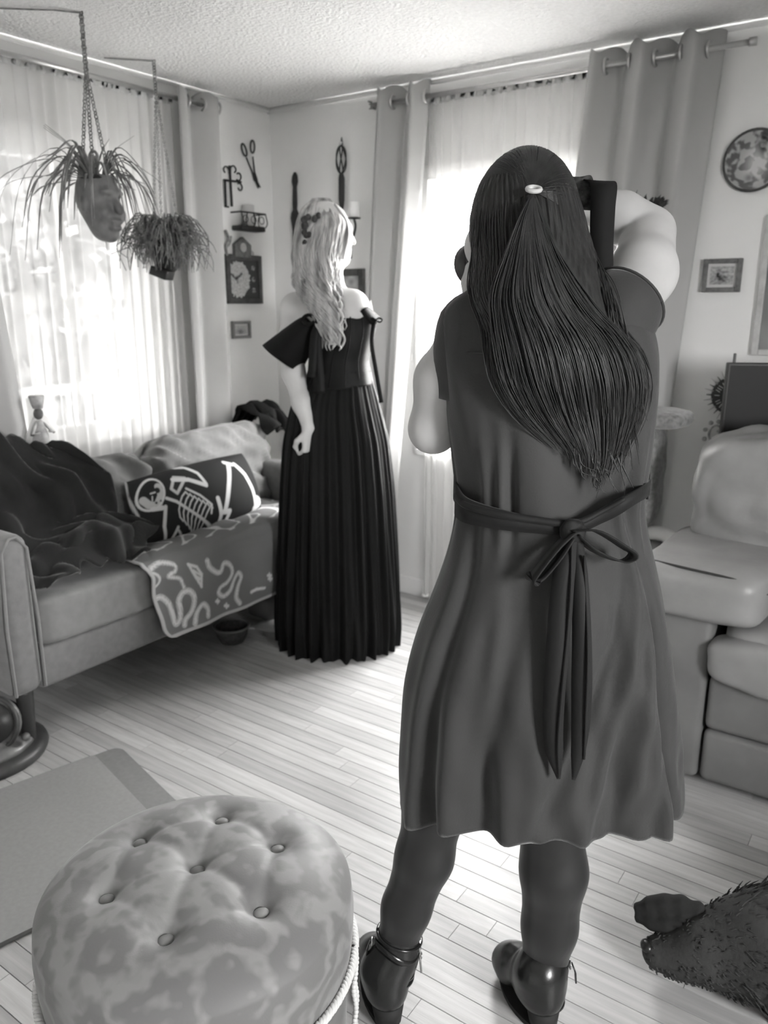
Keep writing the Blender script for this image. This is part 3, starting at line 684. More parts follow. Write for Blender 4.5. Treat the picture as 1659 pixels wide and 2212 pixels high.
# things under the sofa
m_wick = mat('wicker', 0.08, 0.8, noise=(60, 0.4)); m_paper = mat('white_paper', 0.8, 0.8); m_bag = mat('paper_bag', 0.2, 0.85, noise=(6, 0.2), bump=(12, 0.6, 0.01))
p = onz(500, 1352, 0.07)
bk_ = thing('basket', 'shallow dark basket pushed under the sofa', 'basket', (p[0], p[1], 0))
add('rim', *torus((p[0], p[1], 0.07), 0.075, 0.005), mat('rim_grey', 0.2, 0.5), bk_); add('bowl', *lathe((p[0], p[1], 0), [(0.001, 0.004), (0.05, 0.0), (0.066, 0.03), (0.075, 0.07), (0.070, 0.07), (0.06, 0.03), (0.045, 0.008), (0.001, 0.008)], 28, cap=False), m_wick, bk_)
p = onz(572, 1340, 0.0); bgv, bgf = cushion((p[0]-0.02, p[1]+0.08, 0.055), (0.16, 0.22, 0.11), 0.3, 10, 0.012, 12, 2); solo('paper_bag', bgv-np.array([0, 0, bgv[:, 2].min()]), bgf, m_bag, 'crumpled grey bag on the floor under the sofa beside the black gown', 'bag')
p = onz(572, 1366, 0.0)
solo('paper_sheet', *thick(grid(lambda u, v: np.stack([p[0]-0.10+0.16*u, p[1]-0.02+0.10*v+0.05*u, 0.003+0.018*np.sin(u*3)*v], -1), 10, 8), 0.001), m_paper, 'white sheet of paper on the floor at the hem of the black gown', 'paper')

# ================================================================== MAT, FAN
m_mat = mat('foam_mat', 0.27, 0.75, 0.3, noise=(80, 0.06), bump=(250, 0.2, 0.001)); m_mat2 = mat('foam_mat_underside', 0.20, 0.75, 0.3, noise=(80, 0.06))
K = np.array([0.855, -1.765]); e1 = np.array([0.24, 0.971]); e2 = np.array([0.971, -0.24])
def matpt(a, b, z): q = K+e1*a+e2*b; return (q[0], q[1], z)
def slab(poly, z0, z1):
    n = len(poly); V = [matpt(a, b, z0) for a, b in poly]+[matpt(a, b, z1) for a, b in poly]
    return np.array(V), [list(range(n))[::-1], list(range(n, 2*n))]+[[i, (i+1) % n, n+(i+1) % n, n+i] for i in range(n)]
def rpoly(a0, a1, b0, b1, r, n=6):
    out = []
    for ca, cb, s in ((a1-r, b1-r, 0), (a0+r, b1-r, 90), (a0+r, b0+r, 180), (a1-r, b0+r, 270)):
        for i in range(n+1):
            t = math.radians(s+90*i/n); out.append((ca+r*math.cos(t), cb+r*math.sin(t)))
    return out
ym = thing('exercise_mat', 'grey foam exercise mat on the floor behind the tufted ottoman', 'mat', matpt(-0.6, 0.31, 0))
add('pad', *slab(rpoly(-1.55, -0.085, 0.0, 0.63, 0.02), 0.001, 0.012), m_mat, ym, smooth=False)
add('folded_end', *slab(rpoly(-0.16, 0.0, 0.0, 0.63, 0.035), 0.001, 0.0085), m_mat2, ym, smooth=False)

m_iron = mat('dark_iron', 0.05, 0.4, 0.5, noise=(20, 0.3)); m_iron2 = mat('worn_iron', 0.16, 0.35, 0.5, noise=(14, 0.4))
fc = np.array([0.56, -2.02, 0.0]); fan = thing('floor_fan', 'small dark metal floor fan with round opening by the sofa arm', 'fan', fc)
fp = [(0.155, 0), (0.16, 0.012), (0.155, 0.028), (0.135, 0.036)]
v, f = lathe((0, 0, 0), fp, 32); v = v*np.array([0.95, 1.15, 1]); add('base', rot(v, (0, 0, 0), 'Z', 0.5)+fc, f, m_iron, fan)
v, f = lathe((0, 0, 0.036), [(0.12, 0), (0.115, 0.012), (0.08, 0.03), (0.04, 0.05)], 28); add('base_top', rot(v*np.array([0.95, 1.15, 1]), (0, 0, 0), 'Z', 0.5)+fc, f, m_iron2, fan)
def fanp(v): return rot(rot(v, (0, 0, 0), 'X', math.radians(-12)), (0, 0, 0), 'Z', math.radians(28))+fc+np.array([0.02, 0.005, 0.125])
v, f = torus((0, 0, 0), 0.072, 0.013, 'Y'); add('ring', fanp(v), f, m_iron2, fan)
v, f = tube([(0, -0.03, 0), (0, 0.05, 0)], [0.066, 0.060], 24); add('drum', fanp(v), f, m_leg, fan)
v, f = torus((0, -0.02, 0), 0.085, 0.007, 'Y'); add('guard', fanp(v), f, m_iron, fan)
add('knob', *sphere(fc+np.array([0.10, 0.05, 0.075]), 0.014), m_iron2, fan)

# ================================================================== OTTOMAN
oc = np.array([-0.335, 1.215]); RO = 0.280
ott = thing('ottoman', 'round grey button-tufted velvet ottoman with pale cord trim in the foreground', 'ottoman', v2w(np.array([oc[0], oc[1], 0.0])), YAW)
btn = [vfz(*q, 0.452) for q in ((425, 1858), (300, 1797), (478, 1752), (599, 1810), (228, 1916), (563, 1945), (356, 2003))]
def mat_damask():
    m = mat('damask_velvet', 0.30, 0.55, 0.3, sheen=0.25); nt = m.node_tree; N = nt.nodes; b = N['Principled BSDF']
    tc = N.new('ShaderNodeTexCoord'); mp = N.new('ShaderNodeMapping'); nt.links.new(tc.outputs['Object'], mp.inputs[0])
    n1 = N.new('ShaderNodeTexNoise'); n1.inputs['Scale'].default_value = 13.0; n1.inputs['Detail'].default_value = 3; n1.inputs['Distortion'].default_value = 1.6; nt.links.new(mp.outputs[0], n1.inputs[0])
    w = N.new('ShaderNodeTexWave'); w.wave_type = 'RINGS'; w.inputs['Scale'].default_value = 5.0; w.inputs['Distortion'].default_value = 16; w.inputs['Detail'].default_value = 3; w.inputs['Detail Scale'].default_value = 1.6; nt.links.new(mp.outputs[0], w.inputs[0])
    mu = N.new('ShaderNodeMath'); mu.operation = 'MULTIPLY'; nt.links.new(n1.outputs['Fac'], mu.inputs[0]); nt.links.new(w.outputs['Fac'], mu.inputs[1])
    r = N.new('ShaderNodeValToRGB'); e = r.color_ramp.elements; e[0].position = 0.12; e[0].color = g(0.15); e[1].position = 0.48; e[1].color = g(0.225); nt.links.new(mu.outputs[0], r.inputs[0]); nt.links.new(r.outputs[0], b.inputs['Base Color'])
    fb_ = N.new('ShaderNodeTexNoise'); fb_.inputs['Scale'].default_value = 300; bp = N.new('ShaderNodeBump'); bp.inputs['Strength'].default_value = 0.15; bp.inputs['Distance'].default_value = 0.001
    nt.links.new(tc.outputs['Object'], fb_.inputs[0]); nt.links.new(fb_.outputs['Fac'], bp.inputs['Height']); nt.links.new(bp.outputs[0], b.inputs['Normal'])
    return m
m_dam = mat_damask(); m_ottb = mat('ottoman_side_velvet', 0.15, 0.6, 0.25, sheen=0.2, noise=(8, 0.15)); m_cord = mat('cord_silk', 0.62, 0.5, 0.4)
def lid(nr=150, na=180):
    prof = []
    for i in range(nr):                          # arc over the crown and round the rim
        s = i/(nr-1)
        if s < 0.80: r = RO*0.985*(s/0.80); z = 0.385+0.078*max(0, 1-(r/(RO*1.0))**3.2)**0.62
        else:
            t = (s-0.80)/0.20; r = RO*(0.985+0.015*math.sin(min(1, t*1.6)*math.pi/2)); z = None; r = RO*(1.0-0.015*(1-min(1, t*3))-0.02*t**3); zz0 = 0.385+0.078*max(0, 1-0.985**3.2)**0.62; z = zz0+(0.275-zz0)*t
        prof.append((r, z))
    V = []; F = []
    for r, z in prof:
        a = np.arange(na)*2*math.pi/na; V.append(np.stack([oc[0]+r*np.cos(a), oc[1]+r*np.sin(a), np.full(na, z)], 1))
    V = np.concatenate(V)
    for b in btn:
        d = np.hypot(V[:, 0]-b[0], V[:, 1]-b[1]); up = V[:, 2] > 0.37
        V[:, 2] -= up*(0.020*np.exp(-(d/0.026)**1.6)+0.010*np.exp(-(d/0.055)**2))
    for i, b in enumerate(btn):                  # pulled folds running from button to button
        for j in range(i):
            c = btn[j]; 
            if np.hypot(b[0]-c[0], b[1]-c[1]) < 0.2:
                d = seg_dist(V[:, :2], [b[:2], c[:2]]); V[:, 2] -= 0.0035*np.exp(-(d/0.012)**2)*(V[:, 2] > 0.39)
    for i in range(nr-1):
        for j in range(na): F.append([i*na+j, i*na+(j+1) % na, (i+1)*na+(j+1) % na, (i+1)*na+j])
    F.append(list(range((nr-1)*na, nr*na)))
    return V, [q[::-1] for q in F]
lv, lf = lid(); lf = [q[::-1] for q in lf]; add('lid_cushion', lv, lf, m_dam, ott, view=True)
for kb, b in enumerate(btn):
    i = np.argmin(np.hypot(lv[:, 0]-b[0], lv[:, 1]-b[1])+10*(lv[:, 2] < 0.37)); z = lv[i, 2]
    add('button', *sphere((b[0], b[1], z+(0.014 if kb == 0 else 0.008)), (0.0145, 0.0145, 0.0085), 16, 8), mat('button_velvet', 0.24, 0.5, 0.3, sheen=0.3), ott, view=True)
a = np.linspace(0, 2*math.pi, 721)[:-1]
def cord(R, z, r0=0.0045):
    ps = []
    for ph in (0, math.pi*2/3, math.pi*4/3):
        tw = a*70+ph; ps.append(tube(np.stack([oc[0]+(R+0.004*np.cos(tw))*np.cos(a), oc[1]+(R+0.004*np.cos(tw))*np.sin(a), z+0.004*np.sin(tw)], 1), r0, 5, cap=False))
    return join(*ps)
add('cord', *cord(RO+0.001, 0.272), m_cord, ott, view=True)
add('body', *lathe((oc[0], oc[1], 0), [(0.255, 0.03), (0.262, 0.06), (0.266, 0.16), (0.266, 0.272)], 64), m_ottb, ott, view=True)
for k in range(4):
    t = k*math.pi/2+0.6; add('foot', *lathe((oc[0]+0.21*math.cos(t), oc[1]+0.21*math.sin(t), 0), [(0.018, 0), (0.026, 0.015), (0.030, 0.032)], 14), m_leg, ott, view=True)
def beads(x, y, z0, z1, n): return join(*[sphere((x+0.002*math.sin(i*0.7), y, z0+(z1-z0)*i/(n-1)), (0.0052, 0.0052, 0.0058), 8, 6) for i in range(n)])
for t in (0.02, -0.07):
    add('bead_tassel', *beads(oc[0]+(RO+0.002)*math.cos(t), oc[1]+(RO+0.002)*math.sin(t), 0.262, 0.06, 22), m_cord, ott, view=True)

# ================================================================== LEATHER RECLINER on the right
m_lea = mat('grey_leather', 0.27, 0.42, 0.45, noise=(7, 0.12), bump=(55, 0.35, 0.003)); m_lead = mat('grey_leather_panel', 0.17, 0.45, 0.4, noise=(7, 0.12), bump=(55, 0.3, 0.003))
rc = thing('recliner', 'grey leather recliner with padded arm and footrest at the right edge', 'recliner', (2.75, -0.6, 0))
def soft_add(name, c, size, puff, parent=rc, m=m_lea, wr=0.004, sd=1, ry=0, rx=0, n=20):
    v, f = cushion(c, size, puff, n, wr, 8, sd); v = rot(rot(v, c, 'Y', ry), c, 'X', rx); return add(name, v, f, m, parent)
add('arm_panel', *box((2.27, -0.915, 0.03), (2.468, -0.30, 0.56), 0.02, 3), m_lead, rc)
soft_add('arm_pad', (2.42, -0.69, 0.618), (0.36, 0.56, 0.165), 0.36, sd=2)
add('seam', *tube(spline([(2.262, -0.91, 0.69), (2.40, -0.945, 0.694), (2.53, -0.94, 0.683), (2.592, -0.90, 0.645), (2.600, -0.75, 0.64)], 24), 0.004, 6), m_leg, rc)
soft_add('backrest', (2.72, -0.50, 0.83), (0.84, 0.26, 0.42), 0.38, wr=0.022, sd=3, rx=0.12, n=30)
soft_add('seat_cushion', (2.80, -0.70, 0.455), (0.62, 0.46, 0.17), 0.3, wr=0.008, sd=4)
soft_add('footrest_cushion', (2.80, -0.905, 0.432), (0.67, 0.13, 0.155), 0.45, wr=0.010, sd=5)
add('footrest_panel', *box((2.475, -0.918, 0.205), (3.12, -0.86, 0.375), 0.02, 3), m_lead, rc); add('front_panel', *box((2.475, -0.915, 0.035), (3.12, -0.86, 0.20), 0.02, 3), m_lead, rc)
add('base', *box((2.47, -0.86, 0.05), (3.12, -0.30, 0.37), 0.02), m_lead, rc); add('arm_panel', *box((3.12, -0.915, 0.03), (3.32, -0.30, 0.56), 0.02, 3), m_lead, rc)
soft_add('arm_pad', (3.20, -0.69, 0.618), (0.30, 0.56, 0.165), 0.36, sd=6)
for x in (2.30, 3.28):
    for y in (-0.88, -0.36): add('foot', *lathe((x, y, 0), [(0.02, 0), (0.022, 0.035)], 12), m_leg, rc)
# side table with a white roll between recliner and cat tree
m_tab = mat('grey_tabletop', 0.28, 0.5); st = thing('side_table', 'low grey side table between the recliner and the cat tree', 'table', (2.16, -0.52, 0))
add('top', *box((2.075, -0.72, 0.555), (2.225, -0.24, 0.58), 0.006), m_tab, st)
for x in (2.09, 2.21):
    for y in (-0.70, -0.26): add('leg', *box((x-0.012, y-0.012, 0), (x+0.012, y+0.012, 0.555)), m_leg, st, smooth=False)
rl = thing('towel_roll', 'white rolled cloth with a dark spot on the low side table', 'towel', (2.17, -0.36, 0.58))
v, f = tube(spline([(2.085, -0.33, 0.605), (2.15, -0.345, 0.612), (2.20, -0.36, 0.605), (2.225, -0.37, 0.60)], 18), np.interp(np.linspace(0, 1, 18), [0, .1, .6, 1], [0.012, 0.026, 0.025, 0.014]), 14); add('roll', v, f, m_trim, rl)
add('spot', *sphere((2.205, -0.385, 0.608), 0.005), m_leg, rl)

# ================================================================== SCREEN, CAT TREE
m_scr = mat('black_screen', 0.012, 0.55, 0.25); m_bez = mat('screen_bezel', 0.03, 0.4)
tl = np.array([2.305, -0.315]); td = np.array([math.cos(0.44), math.sin(0.44)]); tn = np.array([td[1], -td[0]])
TVA = math.atan2(td[1], td[0]); ctr = tl+td*0.31
tvr = thing('television', 'black flat screen television standing behind the recliner', 'television', (ctr[0], ctr[1], 0), TVA)
def tvb(x0, x1, y0, y1, z0, z1, b=0.004):
    v, f = box((x0, y0, z0), (x1, y1, z1), b); return rot(v, (0, 0, 0), 'Z', TVA)+np.array([ctr[0], ctr[1], 0]), f
add('casing', *tvb(-0.31, 0.31, -0.016, 0.016, 0.87, 1.228), m_bez, tvr, smooth=False)
add('screen', *tvb(-0.302, 0.302, -0.018, -0.0155, 0.885, 1.220, 0), m_scr, tvr, smooth=False)
add('stand_pole', *tvb(-0.02, 0.02, -0.005, 0.02, 0.02, 0.90), m_bez, tvr, smooth=False); add('stand_base', *tvb(-0.13, 0.13, -0.07, 0.07, 0, 0.02), m_bez, tvr, smooth=False)
add('antenna', *tvb(-0.292, -0.284, -0.004, 0.004, 1.226, 1.258, 0.001), m_bez, tvr, smooth=False)

m_plush = mat('cat_tree_plush', 0.20, 0.95, 0.1, noise=(60, 0.35), bump=(140, 0.6, 0.004), sheen=0.4); m_sisal = mat('sisal_post', 0.28, 0.9, noise=(40, 0.3, (1, 1, 6)))
m_fur = mat('dark_trim_fur', 0.05, 0.9, 0.1, noise=(60, 0.5))
cp = (1.99, -0.33); cat = thing('cat_tree', 'plush cat tree with perches in front of the wide right drape', 'cat tree', (cp[0], cp[1], 0))
add('base', *box((cp[0]-0.16, cp[1]-0.20, 0), (cp[0]+0.08, cp[1]+0.16, 0.04), 0.01), m_plush, cat)
add('post', *tube([(cp[0], cp[1], 0.04), (cp[0], cp[1], 1.0)], 0.045, 16), m_sisal, cat); add('post', *tube([(cp[0], cp[1], 1.05), (cp[0]-0.02, cp[1], 1.70)], 0.035, 16), m_sisal, cat)
v, f = cushion((cp[0]+0.055, cp[1], 1.028), (0.33, 0.26, 0.062), 0.6, 18, 0.004, 14, 1); add('perch', v, f, m_plush, cat)
v, f = cushion((cp[0]+0.085, cp[1]-0.02, 0.82), (0.12, 0.16, 0.36), 0.5, 14, 0.006, 14, 1); add('hammock', v, f, m_plush, cat)
v, f = cushion((cp[0]-0.04, cp[1], 1.715), (0.20, 0.20, 0.05), 0.6, 14, 0.004, 14, 2); add('perch', v, f, m_plush, cat)
rr = random.Random(5); tf_ = []
for i in range(420):
    t = rr.uniform(0, 6.28); p = np.array([cp[0]-0.035+0.085*math.cos(t), cp[1]+0.085*math.sin(t), 1.735+rr.uniform(-0.01, 0.012)])
    d = np.array([math.cos(t)*0.6+rr.gauss(0, .4), math.sin(t)*0.6+rr.gauss(0, .4), 0.7+rr.gauss(0, .35)])*0.022
    tf_.append(tube([p, p+d*0.6, p+d+np.array([0, 0, -0.003])], [0.0035, 0.0025, 0.0006], 4))
o = add('fur_trim', *join(*tf_), m_fur, cat); o['kind'] = 'stuff'
# ================================================================== PEOPLE
def unit(v): v = np.asarray(v, float); return v/(np.linalg.norm(v)+1e-12)
def hand(B, wrist, d, nrm, thumb_side, curl=0.5, s=1.0, spread=1.0):
    """palm + four fingers + thumb; d = direction along the hand, nrm = direction the palm faces, thumb_side = towards the thumb"""
    d = unit(d); nrm = unit(nrm-d*(np.asarray(nrm)@d)); t = unit(np.asarray(thumb_side)-d*(np.asarray(thumb_side)@d)-nrm*(np.asarray(thumb_side)@nrm))
    w = np.asarray(wrist, float); L = 0.085*s
    for q in (-0.026, -0.009, 0.009, 0.026): B.cone(w+t*q*0.55*s, w+d*L+t*q*s, 0.0145*s, 0.0115*s, 0.012)
    for i, (q, ln) in enumerate(((0.030, 0.068), (0.010, 0.076), (-0.010, 0.071), (-0.029, 0.056))):
        p = w+d*L+t*q*s; ang = 0.0; segs = (0.45, 0.32, 0.23); r = 0.0092*s
        for j, fr in enumerate(segs):
            ang += curl*(0.9, 1.1, 0.7)[j]*(1+0.08*i); dd = d*math.cos(ang)+nrm*math.sin(ang)+t*0.10*spread*(q/0.03)
            n = p+unit(dd)*ln*fr*s*1.05; B.cone(p, n, r, r*0.92, 0.005); p = n; r *= 0.92
    p = w+d*0.022*s+t*0.024*s; ang = 0.65
    for fr, r in ((0.040, 0.0125), (0.030, 0.0105), (0.024, 0.0095)):
        dd = d*math.cos(ang)*0.9+t*math.sin(ang)+nrm*(0.25+0.3*curl); n = p+unit(dd)*fr*s; B.cone(p, n, r*s, r*0.9*s, 0.006); p = n; ang -= 0.45*(0.4+curl)
def face(B, c, fw, s=1.0):
    """nose, brow, cheeks, lips, chin, ears on a head centred at c and looking along fw (horizontal)"""
    fw = unit(fw); up = np.array([0, 0, 1.0]); sd = np.cross(fw, up)
    q = lambda a, b, z: np.asarray(c)+fw*a*s+sd*b*s+up*z*s
    B.cone(q(0.094, 0, 0.018), q(0.112, 0, -0.022), 0.007*s, 0.012*s, 0.012); B.ell(q(0.085, 0, 0.03), np.array([0.02, 0.05, 0.012])*s, 0.02)
    for e in (-1, 1): B.ell(q(0.055, e*0.045, -0.02), np.array([0.03]*3)*s, 0.03); B.ell(q(-0.008, e*0.078, -0.008), np.array([0.016, 0.010, 0.030])*s, 0.008)
    B.cone(q(0.090, -0.018, -0.052), q(0.090, 0.018, -0.052), 0.0075*s, 0.0075*s, 0.008); B.cone(q(0.086, -0.014, -0.064), q(0.086, 0.014, -0.064), 0.008*s, 0.008*s, 0.008)
    B.ell(q(0.066, 0, -0.090), np.array([0.026, 0.026, 0.022])*s, 0.03)
def rotmat(fw):                     # columns: forward, side, up
    fw = unit(fw); return np.stack([fw, np.cross([0, 0, 1.0], fw), [0, 0, 1.0]], 1)
def loft(rows, cd, na=160, disp=None, zoff=None, close_top=True):
    """rows: (py, left px, right px, half-depth); silhouette taken at forward distance cd; angle 0 = right, pi/2 = towards the camera"""
    R = np.array(rows, float); a = np.arange(na)*2*math.pi/na; V = []
    for i, (py, l, r, b) in enumerate(R[:, :4]):
        dd = R[i, 4] if R.shape[1] > 4 else 0.0; A = vf(l, py, cd+dd); Bq = vf(r, py, cd+dd); cx = (A[0]+Bq[0])/2; hw = (Bq[0]-A[0])/2; z = (A[2]+Bq[2])/2
        x = cx+hw*np.sign(np.cos(a))*np.abs(np.cos(a))**0.9; y = cd+dd-b*np.sign(np.sin(a))*np.abs(np.sin(a))**0.9; zz = np.full(na, z)
        t = i/(len(R)-1)
        if disp is not None:
            dr = disp(a, t, z); x = x+dr*np.cos(a)*0.6; y = y-dr*np.sin(a)
        if zoff is not None: zz = zz+zoff(a, t)
        V.append(np.stack([x, y, zz], 1))
    k = len(R); V = np.concatenate(V)
    F = [[i*na+j, i*na+(j+1) % na, (i+1)*na+(j+1) % na, (i+1)*na+j] for i in range(k-1) for j in range(na)]
    if close_top: F.append(list(range(na))[::-1])
    return V, F
def dense(rows, n):
    R = np.array(rows, float); y = np.linspace(R[0, 0], R[-1, 0], n); out = [y]
    for c in range(1, R.shape[1]):
        v = np.interp(y, R[:, 0], R[:, c]); k = max(1, n//40)
        for _ in range(3): v = np.convolve(np.pad(v, k, mode='edge'), np.ones(2*k+1)/(2*k+1), 'valid')
        out.append(v)
    return np.stack(out, 1)

m_skin = mat('skin', 0.46, 0.55, 0.3, noise=(14, 0.06)); m_skin.node_tree.nodes['Principled BSDF'].inputs['Subsurface Weight'].default_value = 0.12; m_skin.node_tree.nodes['Principled BSDF'].inputs['Subsurface Radius'].default_value = (0.01, 0.01, 0.01)
m_hair = mat('dark_hair', 0.021, 0.45, 0.38, noise=(60, 0.35, (1, 1, 0.1))); m_eye = mat('eye', 0.02, 0.1, 0.6); m_tie = mat('hair_tie', 0.55, 0.5)
m_dress = mat('grey_linen', 0.037, 0.75, 0.25, noise=(4, 0.10), bump=(260, 0.25, 0.0015), sheen=0.25); m_sash = mat('dark_sash', 0.010, 0.7, 0.25, bump=(200, 0.3, 0.001), sheen=0.05)
m_tights = mat('tights', 0.016, 0.55, 0.35, sheen=0.35); m_boot = mat('boot_leather', 0.013, 0.25, 0.5, bump=(30, 0.3, 0.003)); m_sole = mat('boot_sole', 0.02, 0.7); m_metal = mat('bright_metal', 0.7, 0.25, 0.6, metal=1.0)
m_cam = mat('camera_black', 0.02, 0.45, 0.5, bump=(300, 0.3, 0.0008)); m_lens = mat('lens_glass', 0.01, 0.05, 0.8); m_strap = mat('black_strap', 0.012, 0.8, 0.2)
m_strapp = mat('printed_strap', 0.05, 0.7, 0.3, noise=(90, 0.95, (1, 1, 1), 3))

# ------------------------------------------------------------------ the photographer
D0 = 1.38
ph = thing('person', 'photographer seen from behind in a grey knee-length dress, raising a camera', 'person', v2w(np.array([0.2, 1.36, 0.0])), YAW)
fw = np.array([-0.42, 0.91, 0.0]); HC = vf(1128, 503, 1.43)
SR, MR, ER, FR, WR = vf(1345, 672, 1.385), vf(1388, 590, 1.48), vf(1400, 505, 1.60), vf(1340, 468, 1.605), vf(1262, 440, 1.60)
SL, ML, EL, WL = vf(1005, 730, 1.395), vf(955, 820, 1.42), vf(936, 926, 1.435), vf(1030, 700, 1.62)
B = Body()
B.ell(HC+np.array([0, 0, 0.012]), (0.094, 0.075, 0.105), 0.02, rotmat(fw)); B.ell(HC+fw*0.03+np.array([0, 0, -0.055]), (0.06, 0.056, 0.065), 0.03, rotmat(fw)); face(B, HC, fw)
B.cone(HC+np.array([0, 0, -0.07]), vf(1165, 655, 1.39), 0.052, 0.056, 0.03)
B.cone(vf(1090, 705, 1.39), vf(1280, 700, 1.39), 0.052, 0.052, 0.03); B.ell(vf(1190, 790, 1.39), (0.135, 0.080, 0.11), 0.04); B.ell(vf(1185, 930, 1.385), (0.135, 0.086, 0.13), 0.05); B.ell(vf(1182, 1090, 1.385), (0.130, 0.088, 0.12), 0.05); B.ell(vf(1185, 1260, 1.385), (0.165, 0.108, 0.13), 0.05)
B.chain([vf(1300, 705, 1.385), SR, MR, ER], [0.052, 0.056, 0.056, 0.050], 0.025); B.chain([ER, FR, WR], [0.050, 0.047, 0.027], 0.005)
B.chain([vf(1060, 720, 1.39), SL, ML, EL], [0.040, 0.042, 0.045, 0.042], 0.025); B.chain([EL, (EL+WL)/2+np.array([0.01, -0.02, 0]), WL], [0.041, 0.037, 0.025], 0.02)
legL = ([vf(1100, 1330, 1.38), vf(1010, 1560, 1.375), vf(938, 1745, 1.37), vf(917, 1850, 1.358), vf(878, 1960, 1.35), vf(852, 2062, 1.34), vf(848, 2085, 1.337)], [0.092, 0.085, 0.057, 0.053, 0.045, 0.037, 0.030])
legR = ([vf(1270, 1330, 1.38), vf(1225, 1560, 1.375), vf(1190, 1745, 1.37), vf(1196, 1880, 1.355), vf(1187, 2000, 1.345), vf(1172, 2112, 1.335), vf(1171, 2125, 1.334)], [0.092, 0.085, 0.060, 0.062, 0.051, 0.039, 0.030])
for P_, R_ in (legL, legR): B.chain(P_, R_, 0.02)
FOOT = {'L': (np.array([0.010, 1.300, 0.0]), np.array([-0.030, 1.490, 0.0])), 'R': (np.array([0.325, 1.290, 0.0]), np.array([0.262, 1.462, 0.0]))}
for s, (h_, t_) in FOOT.items(): B.cone(h_*0.8+t_*0.2+np.array([0, 0, 0.078]), t_*0.85+h_*0.15+np.array([0, 0, 0.045]), 0.024, 0.018, 0.01); B.cone(h_*0.8+t_*0.2+np.array([0, 0, 0.078]), (legL if s == 'L' else legR)[0][-1], 0.024, 0.028, 0.01)
hand(B, WR, unit(np.array([-0.9, 0.15, -0.25])), np.array([0, 0.3, -1.0]), np.array([0.2, -1.0, 0]), 0.75, 0.95)
hand(B, WL, unit(np.array([-0.05, 0.45, 0.8])), np.array([0.6, -0.3, 0.6]), np.array([0.5, -0.8, 0.1]), 0.6, 0.95)
add('body', *B.mesh(0.0055), m_skin, ph, view=True)
sd_ = np.cross(fw, [0, 0, 1.0])
for e in (-1, 1): add('eye', *sphere(HC+fw*0.082+sd_*e*0.031+np.array([0, 0, 0.008]), 0.011), m_eye, ph, view=True)
Tt = Body()
for P_, R_ in (legL, legR): Tt.chain(P_, [r+0.0025 for r in R_], 0.02)
add('tights', *Tt.mesh(0.006), m_tights, ph, view=True)

# dress
DR = dense([(598, 1080, 1262, .05), (622, 1012, 1322, .06), (645, 962, 1368, .072), (680, 949, 1398, .088), (740, 949, 1418, .103), (800, 956, 1421, .112), (860, 963, 1416, .117), (940, 972, 1402, .117), (1010, 980, 1387, .112), (1080, 986, 1374, .108), (1130, 980, 1384, .113), (1200, 966, 1406, .132), (1280, 940, 1427, .150), (1360, 906, 1440, .160), (1450, 880, 1452, .166), (1550, 868, 1463, .171), (1650, 862, 1470, .174), (1722, 863, 1474, .176)], 110)
def dress_disp(a, t, z):
    low = max(0.0, (t-0.46)/0.54); s = np.sin(a); xn = np.cos(a); up = max(0.0, 1-t/0.46)
    d = low*(0.016*np.cos(xn*9.0+0.8)+0.010*np.cos(xn*16.0+2.0+2*t)+0.004*np.cos(xn*33+4*t))*np.where(s > 0, 1, 0.6)
    d = d-0.030*low**0.6*np.exp(-((xn+0.80)/0.055)**2)*(s > 0)-0.030*low**0.6*np.exp(-((xn-0.74)/0.05)**2)*(s > 0)
    d = d+0.018*low**0.6*np.exp(-((xn+0.90)/0.05)**2)*(s > 0)+0.016*low**0.6*np.exp(-((xn-0.62)/0.06)**2)*(s > 0)
    d = d+0.010*low*np.exp(-((xn-0.35-0.35*low)/0.05)**2)*(s > 0)+0.006*low*np.exp(-((xn+0.35)/0.06)**2)*(s > 0)
    for c0_, c1_, w_, h_ in ((0.72, 0.10, 0.05, 0.016), (0.60, -0.15, 0.045, -0.012), (0.80, 0.35, 0.04, 0.012), (0.86, 0.55, 0.03, -0.012), (-0.55, -0.30, 0.07, 0.010), (-0.2, -0.5, 0.07, -0.006)): d = d+h_*min(1, low*2.2)*np.exp(-((xn-(c0_+(c1_-c0_)*low))/w_)**2)*(s > 0)*min(1, max(0, 1.3-abs(low-0.6)*1.5))
    mid = math.exp(-((t-0.40)/0.10)**2)
    d = d+mid*(0.010*np.exp(-((xn+0.55)/0.05)**2)-0.012*np.exp(-((xn+0.44)/0.05)**2)+0.010*np.exp(-((xn-0.62)/0.05)**2)-0.012*np.exp(-((xn-0.72)/0.045)**2)+0.012*np.exp(-((xn-0.82)/0.04)**2)+0.008*np.exp(-((xn+0.72)/0.05)**2))*(s > 0)
    d = d+0.012*mid*np.cos(xn*5+1)*(s > 0)
    d = d+low*0.0030*np.sin(38*xn+30*t)*np.clip((xn-0.15)*3, 0, 1)*(s > 0)*(0.5+0.5*np.sin(55*t+9*xn))+low*0.002*np.sin(24*xn-40*t)*(s > 0)
    return d+0.0025*np.sin(9*a+14*t)
def dress_hem(a, t):
    k = max(0.0, (t-0.86)/0.14)**1.2; s = np.sin(a); c = np.cos(a)
    return k*(np.where(s > 0, 0.030*s, 0.0)-0.02*np.clip(-c, 0, 1)**3+0.035*np.clip(c-0.62, 0, 1)+0.004*np.sin(a*9))
dv, df = loft(DR, D0, 240, dress_disp, dress_hem); dv, df = thick((dv, df), 0.0022)
dress = add('dress', dv, df, m_dress, ph, view=True)
def bd(py, off=0.012): return D0-np.interp(py, DR[:, 0], DR[:, 3])-off
def open_tube(path, r, n=40, t=0.002, wave=0.0, flat=1.0):
    v, f = tube(path, r, n, cap=False, flat=flat); return thick((v, f), t)
